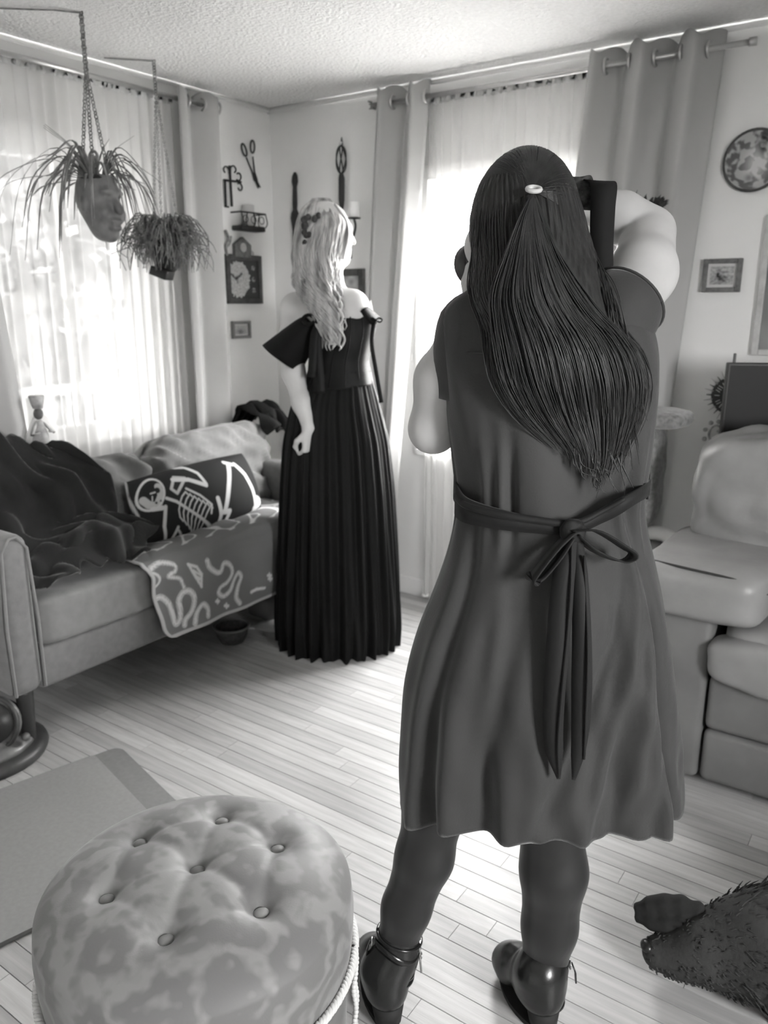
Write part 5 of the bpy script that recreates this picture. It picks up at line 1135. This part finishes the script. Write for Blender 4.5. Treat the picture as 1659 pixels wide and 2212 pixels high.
for c_ in range(4): np.add.at(nrm, fa[:, c_], nf)
nrm /= np.linalg.norm(nrm, axis=1)[:, None]+1e-9
for i in ids:
    p = dv_[i]
    if p[2] < 0.02 or p[0] > head[0]+0.45: continue
    back = np.clip((p[0]-stop[0])/0.15, 0, 1); L_ = 0.008+0.030*back*rn.uniform(0.6, 1.3)
    d = unit(nrm[i]*0.55+np.array([0.9, -0.15, -0.15])+rn.normal(0, 0.22, 3)); fur.append(tube([p, p+d*L_*0.55+nrm[i]*0.002, p+d*L_], [0.0022, 0.0016, 0.0004], 3, cap=False))
o = add('fur', *join(*fur), m_dog, dg, view=True); o['kind'] = 'stuff'
# ================================================================== HANGING PLANTS
m_leaf = mat('plant_leaf', 0.19, 0.6, 0.3, noise=(20, 0.3)); m_leaf2 = mat('trailing_stem', 0.14, 0.7, 0.2, noise=(30, 0.45)); m_pot = mat('face_pot_glaze', 0.17, 0.55, 0.4, noise=(18, 0.3)); m_pot2 = mat('black_pot', 0.015, 0.5); m_chain = mat('chain_metal', 0.26, 0.5, 0.5, noise=(40, 0.5)); m_soil = mat('soil', 0.03, 0.95)
def chain_links(p0, p1, n, r):
    ps = []
    for i in range(n):
        a = np.array(p0)+(np.array(p1)-np.array(p0))*(i/(n-1)); ps.append(torus(a, r*1.0, r*0.38, 'X' if i % 2 else 'Y', 8, 4))
    return join(*ps)
def face_pot(c, yawf, s):
    """head-shaped pot, open at the top; c = base centre; yawf = direction it looks"""
    f = np.array([math.cos(yawf), math.sin(yawf), 0]); sd = np.array([-f[1], f[0], 0]); q = lambda a, b, z: np.array(c)+(f*a+sd*b)*s+np.array([0, 0, z*s])
    R = np.stack([f, sd, [0, 0, 1.0]], 1); B = Body()
    B.ell(q(0, 0, 0.150), np.array([0.078, 0.066, 0.100])*s, 0.02, R); B.ell(q(0.020, 0, 0.065), np.array([0.052, 0.050, 0.062])*s, 0.03, R); B.ell(q(0.048, 0, 0.022), np.array([0.022, 0.026, 0.022])*s, 0.02, R)
    B.cone(q(0.074, 0, 0.145), q(0.094, 0, 0.100), 0.008*s, 0.015*s, 0.012); B.ell(q(0.066, 0, 0.158), np.array([0.018, 0.05, 0.012])*s, 0.015, R)
    for e in (-1, 1): B.ell(q(0.075, e*0.028, 0.136), np.array([0.014, 0.016, 0.011])*s, 0.008, R, True); B.ell(q(0.05, e*0.04, 0.09), np.array([0.026, 0.022, 0.026])*s, 0.02, R); B.ell(q(0, e*0.066, 0.12), np.array([0.014, 0.010, 0.028])*s, 0.008, R)
    B.cone(q(0.074, -0.02, 0.066), q(0.074, 0.02, 0.066), 0.009*s, 0.009*s, 0.006); B.cone(q(0.070, -0.016, 0.046), q(0.070, 0.016, 0.046), 0.010*s, 0.010*s, 0.006)
    B.ell(q(0.0, 0, 0.235), np.array([0.064, 0.054, 0.050])*s, 0.006, R, True)
    v, fc = B.mesh(0.0045)
    return v, fc
A1 = onz(175, 25, 2.34); b1 = np.array([A1[0], A1[1], 1.625])
p1 = thing('hanging_planter', 'spider plant in a face-shaped pot hung on a chain, nearer of the two', 'planter', b1, group='hanging planters by the left window')
add('pot', *face_pot(b1+np.array([-0.01, 0.01, 0]), YAW-0.45, 1.02), m_pot, p1); add('soil', *sphere(b1+np.array([0, 0, 0.205]), (0.055, 0.05, 0.018), 14, 6), m_soil, p1)
top = np.array([A1[0], A1[1], 2.335]); spl = np.array([A1[0], A1[1], 2.17])
add('ceiling_wire', *tube([onz(0, 18, 2.334), onz(120, 22, 2.333), np.array([A1[0], A1[1], 2.336])], 0.0025, 6), m_chain, p1)
add('chain', *chain_links(top, spl, 16, 0.008), m_chain, p1)
for k in range(3):
    t = k*2.094+0.5; add('chain', *chain_links(spl, b1+np.array([0.045*math.cos(t), 0.045*math.sin(t), 0.245]), 28, 0.0065), m_chain, p1)
add('hook', *torus(b1+np.array([0.0, 0.0, 0.270]), 0.024, 0.005, 'Y', 18, 6), m_chain, p1)
lr = random.Random(21)
for i in range(64):
    t = lr.uniform(0, 6.283); d = np.array([math.cos(t), math.sin(t), 0]); bias = 1.0+0.25*(-(d@np.array([CY_, SY_, 0])))
    L = lr.uniform(0.10, 0.27)*bias; up = lr.uniform(0.0, 0.10); drop = lr.uniform(-0.02, 0.22)*bias; s = b1+np.array([0, 0, 0.205])+d*0.03
    P_ = spline([s, s+d*L*0.35+np.array([0, 0, up]), s+d*L*0.8+np.array([0, 0, up*0.4-drop*0.25]), s+d*L*1.02+np.array([0, 0, -drop])], 14)
    add('leaf', *ribbon(P_, np.interp(np.linspace(0, 1, 14), [0, .3, .8, 1], [0.006, 0.0105, 0.007, 0.001]), np.cross(d, [0, 0, 1]), 0.0012), m_leaf, p1)
for i in range(5):
    t = lr.uniform(0, 6.283); d = np.array([math.cos(t), math.sin(t), 0]); s = b1+np.array([0, 0, 0.21]); P_ = spline([s, s+d*0.07+np.array([0, 0, 0.09]), s+d*0.15+np.array([0, 0, 0.15])], 10); add('leaf', *ribbon(P_, np.linspace(0.009, 0.001, 10), np.cross(d, [0, 0, 1]), 0.0012), m_leaf, p1)
A2 = onz(332, 130, 2.34); b2 = np.array([A2[0], A2[1], 1.545])
p2 = thing('hanging_planter', 'bushy trailing plant in a dark pot hung on a chain, nearer the corner', 'planter', b2, group='hanging planters by the left window')
add('pot', *lathe(b2, [(0.03, 0), (0.05, 0.02), (0.066, 0.08), (0.070, 0.13), (0.062, 0.13), (0.058, 0.09), (0.01, 0.08)], 24, cap=False), m_pot2, p2)
v, f = box((-0.038, -0.038, -0.018), (0.038, 0.038, 0.018), 0.004); add('pot_drip_tray', rot(rot(v, (0, 0, 0), 'Y', 0.35), (0, 0, 0), 'Z', 0.4)+b2+np.array([-0.0, -0.03, -0.005]), f, m_pot2, p2)
add('ceiling_wire', *tube([onz(225, 125, 2.334), np.array([A2[0], A2[1], 2.336])], 0.0025, 6), m_chain, p2)
spl2 = np.array([A2[0], A2[1], 2.22]); add('chain', *chain_links((A2[0], A2[1], 2.335), spl2, 12, 0.007), m_chain, p2)
for k in range(3):
    t = k*2.094+1.2; add('chain', *chain_links(spl2, b2+np.array([0.066*math.cos(t), 0.066*math.sin(t), 0.125]), 36, 0.0055), m_chain, p2)
fs = []
for i in range(420):
    t = lr.uniform(0, 6.283); d = np.array([math.cos(t), math.sin(t), 0]); L = lr.uniform(0.03, 0.14); up = lr.uniform(0.0, 0.13); drop = lr.uniform(-0.06, 0.10); s = b2+np.array([0, 0, 0.10])+d*lr.uniform(0, 0.05)
    P_ = spline([s, s+d*L*0.55+np.array([0, 0, up]), s+d*L+np.array([lr.gauss(0, .012), lr.gauss(0, .012), up*0.5-drop*0.4]), s+d*L*1.02+np.array([lr.gauss(0, .02), lr.gauss(0, .02), -drop])], 10); fs.append(tube(P_, np.linspace(0.0030, 0.0012, 10), 4))
o = add('foliage', *join(*fs), m_leaf2, p2); o['kind'] = 'stuff'

# ================================================================== WALL DECORATION
m_ironw = mat('wrought_iron', 0.035, 0.6, 0.3); m_wood = mat('dark_carved_wood', 0.035, 0.6, noise=(25, 0.4)); m_wax = mat('candle_wax', 0.82, 0.6); m_frame = mat('dark_frame', 0.07, 0.5, noise=(40, 0.3)); m_framel = mat('pale_frame', 0.50, 0.5, noise=(30, 0.15)); m_pic = mat_print('picture_print', 0.5, 0.3); m_matb = mat('picture_mount', 0.62, 0.8)
WX = 0.012
def lw(px, py, x=WX): return onX(px, py, x)
def bw(px, py, y=-WX): return onY(px, py, y)
# oversized scissors
sc = thing('scissors', 'large dark ornamental scissors hung open on the left wall', 'wall ornament', onX(548, 350, 0.012))
for (c, t_) in (((527.5, 324), (534, 345)), ((545.5, 317), (545, 342))):
    q = lw(*c); th2 = np.linspace(0, 6.283, 26); ax = unit(lw(*t_)-q); sx = np.cross(ax, [1, 0, 0]); add('handle_loop', *tube([q+ax*0.028*math.cos(t)+sx*0.014*math.sin(t) for t in th2], 0.0042, 6), m_ironw, sc)
add('blade', *tube([lw(532, 340), lw(545, 372), lw(551, 388), lw(562, 405)], [0.005, 0.006, 0.012, 0.004], 8, flat=0.5), m_ironw, sc); add('blade', *tube([lw(546, 338, 0.018), lw(550, 372, 0.018), lw(553, 388, 0.018), lw(558, 407, 0.018)], [0.005, 0.006, 0.012, 0.004], 8, flat=0.5), m_ironw, sc)
# scrolled iron cross
kx = thing('iron_cross', 'scrolled wrought-iron cross on the left wall beside the drape', 'wall ornament', onX(498, 400, 0.012))
add('bar', *tube([lw(496, 358), lw(501, 446)], 0.006, 8), m_ironw, kx); add('crossbar', *tube([lw(484, 389), lw(521, 393)], 0.005, 8), m_ironw, kx)
def scroll(c, r, a0, a1, nm='scroll'):
    q = lw(*c); add(nm, *tube([q+np.array([0, r*(1-0.5*t)*math.cos(a0+(a1-a0)*t), r*(1-0.5*t)*math.sin(a0+(a1-a0)*t)]) for t in np.linspace(0, 1, 20)], 0.0035, 6), m_ironw, kx)
scroll((488, 368), 0.022, -0.5, 4.2); scroll((505, 367), 0.022, 3.6, -1.2); scroll((515, 380), 0.022, -2.2, 2.4); scroll((518, 405), 0.020, 2.2, -3.0)
add('side_plate', *join(tube([lw(486, 392), lw(488, 446)], 0.006, 6), tube([lw(486, 446), lw(494, 447)], 0.004, 6)), m_ironw, kx)
# wire basket candle holder
b0, b1_ = lw(500, 498, 0.0), lw(552, 498, 0.0); zt = lw(525, 462, 0.0)[2]; bz = b0[2]; ym_ = (b0[1]+b1_[1])/2; yw = (b1_[1]-b0[1])/2
ba = thing('candle_basket', 'dark wire half-basket with pale candle on the left wall', 'candle holder', (0.0, ym_, bz))
add('tray', *box((0.001, b0[1], bz), (0.07, b1_[1], bz+0.024), 0.006), m_ironw, ba)
add('top_ring', *tube([(0.002, b0[1], zt), (0.07, b0[1], zt), (0.07, b1_[1], zt), (0.002, b1_[1], zt)], 0.004, 6), m_ironw, ba)
for k in range(5):
    y = b0[1]+(b1_[1]-b0[1])*k/4; add('wire', *tube(spline([(0.068, y, bz+0.02), (0.07, y+0.012*(-1)**k, (bz+zt)/2), (0.07, y, zt)], 8), 0.0028, 5), m_ironw, ba)
for k in range(3): add('wire_ring', *torus((0.07, b0[1]+(b1_[1]-b0[1])*(k+0.5)/3, (bz+zt)/2+0.01), 0.017, 0.0022, 'X', 16, 5), m_ironw, ba)
add('candle', *lathe((0.036, ym_, bz+0.024), [(0.030, 0), (0.030, (zt-bz)*1.15), (0.026, (zt-bz)*1.18), (0.003, (zt-bz)*1.15)], 20), mat('pale_candle', 0.55, 0.6), ba)
# pictures
def picture(name, label, ax, u0, u1, z0, z1, fw_, fm_, fn, mount=0.0, depth=0.018, n=70, group=None):
    """framed print on the left wall (ax=1: u=Y) or back wall (ax=0: u=X)"""
    mk = (lambda u, d, z: (u, -d, z)) if ax == 0 else (lambda u, d, z: (d, u, z))
    r = thing(name, label, 'picture', mk((u0+u1)/2, 0.001, z0), group=group)
    def bx(a, b, c, d, t0, t1, bev=0.003): return box(mk(a, t0, c), mk(b, t1, d), bev)
    for q in (bx(u0, u0+fw_, z0, z1, 0.001, depth), bx(u1-fw_, u1, z0, z1, 0.001, depth), bx(u0+fw_, u1-fw_, z0, z0+fw_, 0.001, depth), bx(u0+fw_, u1-fw_, z1-fw_, z1, 0.001, depth)): add('frame_rail', *q, fm_, r, smooth=False)
    if mount > 0: add('mount', *bx(u0+fw_, u1-fw_, z0+fw_, z1-fw_, 0.001, 0.006, 0), m_matb, r, smooth=False)
    i0, i1, j0, j1 = u0+fw_+mount, u1-fw_-mount, z0+fw_+mount, z1-fw_-mount
    v, f = grid(lambda u, w: np.stack([i0+(i1-i0)*u, 0*u, j0+(j1-j0)*w], -1), n, n); uv = np.stack(np.meshgrid(np.linspace(0, 1, n), np.linspace(0, 1, n), indexing='ij'), -1).reshape(-1, 2)
    if ax == 0: v = np.stack([v[:, 0], np.full(len(v), -0.0075), v[:, 2]], 1)
    else: v = np.stack([np.full(len(v), 0.0075), v[:, 0], v[:, 2]], 1); f = [q[::-1] for q in f]
    add('print', *thick((v, [q[::-1] for q in f]), 0.001), m_pic, r, smooth=False, cols=np.tile(np.clip(fn(uv), 0.01, 0.9), 2)); return r
def blob(uv, c, r): return np.exp(-(((uv-np.array(c))/np.array(r))**2).sum(1))
def pnoise(uv, s, sd): return nz(np.stack([uv[:, 0], uv[:, 1], uv[:, 0]*0], 1), s, sd)
def pic_cameo(uv):
    o = ((uv[:, 0]-0.30)/0.46)**2+((uv[:, 1]-0.5)/0.52)**2; v = np.where(o+0.25*pnoise(uv, 14, 1) < 0.8, 0.50+0.22*pnoise(uv, 22, 2), 0.05)
    v = v-0.40*soft(seg_dist(uv, [(0.06, 0.62), (0.20, 0.52), (0.30, 0.56), (0.42, 0.64)]), 0.035, 0.03)-0.25*soft(seg_dist(uv, [(0.25, 0.50), (0.27, 0.42)]), 0.04, 0.03)
    for z in (0.22, 0.5, 0.80): v = np.maximum(v, 0.42*(blob(uv, (0.84, z), (0.07, 0.07)) > 0.4)*(0.6+pnoise(uv, 20, 3)))
    return v
def rect_l(a, b): p, q = lw(*a, 0.001), lw(*b, 0.001); return min(p[1], q[1]), max(p[1], q[1]), min(p[2], q[2]), max(p[2], q[2])
def rect_b(a, b): p, q = bw(*a, -0.001), bw(*b, -0.001); return min(p[0], q[0]), max(p[0], q[0]), min(p[2], q[2]), max(p[2], q[2])
u0, u1, z0, z1 = rect_l((484, 548), (564, 656)); picture('framed_picture', 'dark framed shadow box with pale cameo and three ornaments, largest on the left wall', 1, u0, u1, z0, z1, 0.024, m_frame, pic_cameo)
u0, u1, z0, z1 = rect_l((498, 694), (539, 730)); picture('framed_picture', 'small grey framed photo low on the left wall, under the shadow box', 1, u0, u1, z0, z1, 0.014, mat('mid_frame', 0.2, 0.5), lambda uv: 0.45-0.3*blob(uv, (0.45, 0.3), (0.3, 0.35))+0.2*pnoise(uv, 9, 4), 0.006)
# little house-shaped frame standing on top of the shadow box
hz_ = lw(530, 556, 0.02)[2]; y0_, y1__ = lw(509, 556, 0.02)[1], lw(543, 556, 0.02)[1]; hh_ = lw(525, 512, 0.02)[2]
hs = thing('house_ornament', 'small grey house-shaped frame standing on the shadow box on the left wall', 'ornament', (0.01, (y0_+y1__)/2, hz_))
ye = hh_-0.035
add('front', np.array([(x, y, z) for x in (0.001, 0.022) for y, z in ((y0_, hz_), (y1__, hz_), (y1__, ye), ((y0_+y1__)/2, hh_), (y0_, ye))]), [[0, 1, 2, 3, 4], [9, 8, 7, 6, 5]]+[[i, 5+i, 5+(i+1) % 5, (i+1) % 5] for i in range(5)], mat('house_grey', 0.16, 0.7, noise=(50, 0.4)), hs, smooth=False)
add('opening', *sphere((0.022, (y0_+y1__)/2, hz_+0.045), (0.004, 0.022, 0.022), 14, 8), m_framel, hs); add('side_scroll', *torus((0.012, y1__+0.010, hz_+0.02), 0.012, 0.004, 'X', 14, 6), m_framel, hs)
tw = lw(491, 552, 0.015); pc = thing('branch_ornament', 'pale twisted branch ornament behind the drape edge on the left wall', 'ornament', (0.012, tw[1], tw[2]))
add('stem', *tube(spline([tw, lw(488, 530, 0.014), lw(494, 515, 0.014), lw(487, 498, 0.014)], 16), 0.007, 7), mat('branch_grey', 0.3, 0.8, noise=(60, 0.6)), pc); add('twig', *tube(spline([lw(489, 535, 0.016), lw(497, 525, 0.018), lw(499, 510, 0.016)], 10), 0.005, 6), MATS['branch_grey'], pc)
# back wall: carved ornament, cage ornament, candle sconce, ornate frame
def bprof(pts, px0, py0, m, name, parent):
    V = [bw(px0+s*dx, py, -0.004) for s in (1,) for dx, py in pts]
q0 = bw(638, 372); cz = thing('carved_ornament', 'dark carved wooden fork-shaped ornament on the back wall left of the blonde woman', 'wall ornament', (q0[0], -0.012, bw(638, 520)[2]))
add('shaft', *tube([bw(637, 372), bw(637, 380), bw(637, 392), bw(637, 404), bw(637, 440), bw(637, 452), bw(638, 470), bw(638, 500), bw(638, 560)], [0.006, 0.016, 0.020, 0.013, 0.016, 0.014, 0.030, 0.018, 0.016], 12, flat=0.45), m_wood, cz)
add('boss', *sphere(bw(637, 391, -0.018), (0.017, 0.008, 0.022), 12, 8), m_wood, cz); add('boss', *sphere(bw(637, 466, -0.02), (0.026, 0.008, 0.030), 12, 8), m_wood, cz)
wk = thing('cage_ornament', 'dark twisted metal cage ornament with finial high on the back wall', 'wall ornament', (bw(738, 440)[0], -0.03, bw(738, 450)[2]))
kc = bw(737, 345, -0.03); rz_ = abs(bw(737, 315)[2]-bw(737, 375)[2])/2
for k in range(6):
    t0 = k*math.pi/3; add('cage_bar', *tube([kc+np.array([0.027*math.cos(s)*math.cos(t0+0.5*s), 0.022*math.cos(s)*math.sin(t0+0.5*s), rz_*math.sin(s)]) for s in np.linspace(-1.571, 1.571, 18)], 0.0036, 6), m_ironw, wk)
add('finial', *tube([kc+np.array([0, 0, rz_]), bw(738, 310, -0.03), bw(738, 304, -0.03), bw(738, 296, -0.03)], [0.007, 0.008, 0.005, 0.002], 8), m_ironw, wk); add('finial_knob', *sphere(kc+np.array([0, 0, rz_+0.010]), 0.011), m_framel, wk)
add('handle', *tube([kc-np.array([0, 0, rz_]), bw(738, 385, -0.028), bw(738, 432, -0.026), bw(738, 455, -0.024)], [0.010, 0.015, 0.015, 0.008], 12), m_ironw, wk); add('wall_pin', *tube([bw(738, 400, -0.028), (bw(738, 400)[0], -0.001, bw(738, 400)[2])], 0.004, 6), m_ironw, wk)
q = bw(765, 470, -0.07); cn = thing('candle_sconce', 'iron wall sconce with a white pillar candle behind the blonde woman', 'candle holder', (q[0], -0.05, bw(765, 540)[2]))
hz2 = bw(765, 436, -0.07)[2]-q[2]
add('candle', *lathe(q, [(0.024, 0), (0.024, hz2*0.97), (0.021, hz2), (0.003, hz2*0.96)], 22), m_wax, cn); add('plate', *lathe(q+np.array([0, 0, -0.008]), [(0.006, 0), (0.030, 0.003), (0.030, 0.008)], 22), m_ironw, cn)
add('arm', *tube(spline([q+np.array([0, 0, -0.008]), bw(768, 490, -0.065), bw(762, 515, -0.04), bw(752, 530, -0.02), bw(756, 545, -0.01)], 20), 0.0055, 8), m_ironw, cn); add('backplate', *box(bw(748, 560, -0.001), bw(758, 500, -0.008)), m_ironw, cn, smooth=False)
u0, u1, z0, z1 = rect_b((700, 583), (790, 690)); picture('framed_picture', 'dark ornate framed picture on the back wall behind the bare shoulder of the blonde woman', 0, u0, u1, z0, z1, 0.032, m_frame, lambda uv: 0.30+0.2*pnoise(uv, 6, 8))
# right part of the back wall
pcx = bw(1630, 347, -0.001); pr_ = pcx[0]-bw(1563, 347, -0.001)[0]
pl = thing('wall_plate', 'round picture plate with collage print on the wall at the right edge', 'plate', (pcx[0], -0.008, pcx[2]-pr_))
add('rim', *torus((pcx[0], -0.012, pcx[2]), pr_-0.004, 0.005, 'Y', 40, 8), m_frame, pl)
na_, nr_ = 90, 36; th3, rr3 = np.meshgrid(np.arange(na_)*2*math.pi/na_, np.linspace(0.02, 1, nr_), indexing='ij'); xy = np.stack([rr3*np.cos(th3), rr3*np.sin(th3)], -1).reshape(-1, 2)
v = np.stack([pcx[0]+xy[:, 0]*(pr_-0.004), np.full(len(xy), -0.010)-0.004*(xy**2).sum(1), pcx[2]+xy[:, 1]*(pr_-0.004)], 1); _, f = grid(lambda u, w: np.stack([u, w, u], -1), na_, nr_, True); f.append([i*nr_ for i in range(na_)])
pn = pnoise(xy, 3.2, 5)+0.6*pnoise(xy, 7, 6); cv = np.clip(0.10+0.55*soft(-pn, 0.0, 0.25)*0.5+0.45*(blob(xy, (0.1, -0.1), (0.35, 0.5)))-0.3*blob(xy, (-0.1, -0.55), (0.14, 0.14))-0.25*blob(xy, (0.25, 0.45), (0.12, 0.3)), 0.03, 0.6)
add('print', v, [q[::-1] for q in f], m_pic, pl, cols=cv)
def pic_vase(uv): return 0.40-0.32*blob(uv, (0.5, 0.32), (0.28, 0.22))-0.25*blob(uv, (0.35, 0.62), (0.10, 0.22))+0.25*pnoise(uv, 8, 9)
u0, u1, z0, z1 = rect_b((1522, 560), (1599, 631)); picture('framed_picture', 'small square grey framed picture on the back wall right of the wide drape', 0, u0, u1, z0, z1, 0.017, mat('square_frame', 0.15, 0.6, noise=(60, 0.3)), pic_vase, 0.010)
a_, b_ = bw(1655, 465, -0.001), bw(1625, 767, -0.001); u0 = (a_[0]+b_[0])/2
picture('framed_picture', 'large pale framed artwork on the wall cut off by the right edge', 0, u0, u0+0.36, b_[2], a_[2], 0.022, m_framel, lambda uv: 0.22+0.10*pnoise(uv, 4, 11), 0.0)
ck = np.array([2.268, -0.014, 1.086]); cl_ = thing('sunburst_clock', 'black sunburst clock on the wall half hidden by the television', 'clock', ck+np.array([0, 0, -0.09]))
v, f = lathe((0, 0, 0), [(0.070, 0), (0.070, 0.012), (0.064, 0.016), (0.001, 0.014)], 40); add('dial', np.stack([v[:, 0], -v[:, 2], v[:, 1]], 1)+ck+np.array([0, 0.012, 0]), [q[::-1] for q in f], m_ironw, cl_)
for k in range(28):
    t = k*2*math.pi/28; d = np.array([math.cos(t), 0, math.sin(t)]); add('ray', *tube([ck+d*0.066, ck+d*(0.098 if k % 2 else 0.088)], [0.0032, 0.0012], 5), m_framel if k % 2 else m_frame, cl_)
for k in range(12):
    t = k*math.pi/6; d = np.array([math.cos(t), 0, math.sin(t)]); n_k = 1+(k % 3)
    for j in range(n_k):
        o_ = np.array([-d[2], 0, d[0]])*(j-(n_k-1)/2)*0.009; add('numeral', *tube([ck+d*0.040+o_+np.array([0, -0.006, 0]), ck+d*0.057+o_+np.array([0, -0.006, 0])], 0.0016, 4), m_framel, cl_)
for t, L in ((2.4, 0.035), (0.6, 0.028)): add('hand', *tube([ck+np.array([0, -0.007, 0]), ck+np.array([L*math.cos(t), -0.007, L*math.sin(t)])], 0.002, 5), m_framel, cl_)
so = bw(1545, 940, -0.012); om = thing('moon_ornament', 'small pale lacy ornament on the wall below the sunburst clock', 'wall ornament', so+np.array([0, 0, -0.04]))
add('scroll', *tube([so+np.array([0.030*math.cos(t)*(1-t*0.08), 0, 0.042*math.sin(t)*(1-t*0.08)]) for t in np.linspace(0, 7.5, 40)], 0.005, 6), mat('ornament_grey', 0.35, 0.7, noise=(50, 0.5)), om)
for k in range(9):
    t = k*0.698; add('petal', *sphere(so+np.array([0.040*math.cos(t), 0, 0.052*math.sin(t)]), (0.009, 0.004, 0.009), 8, 6), MATS['ornament_grey'], om)
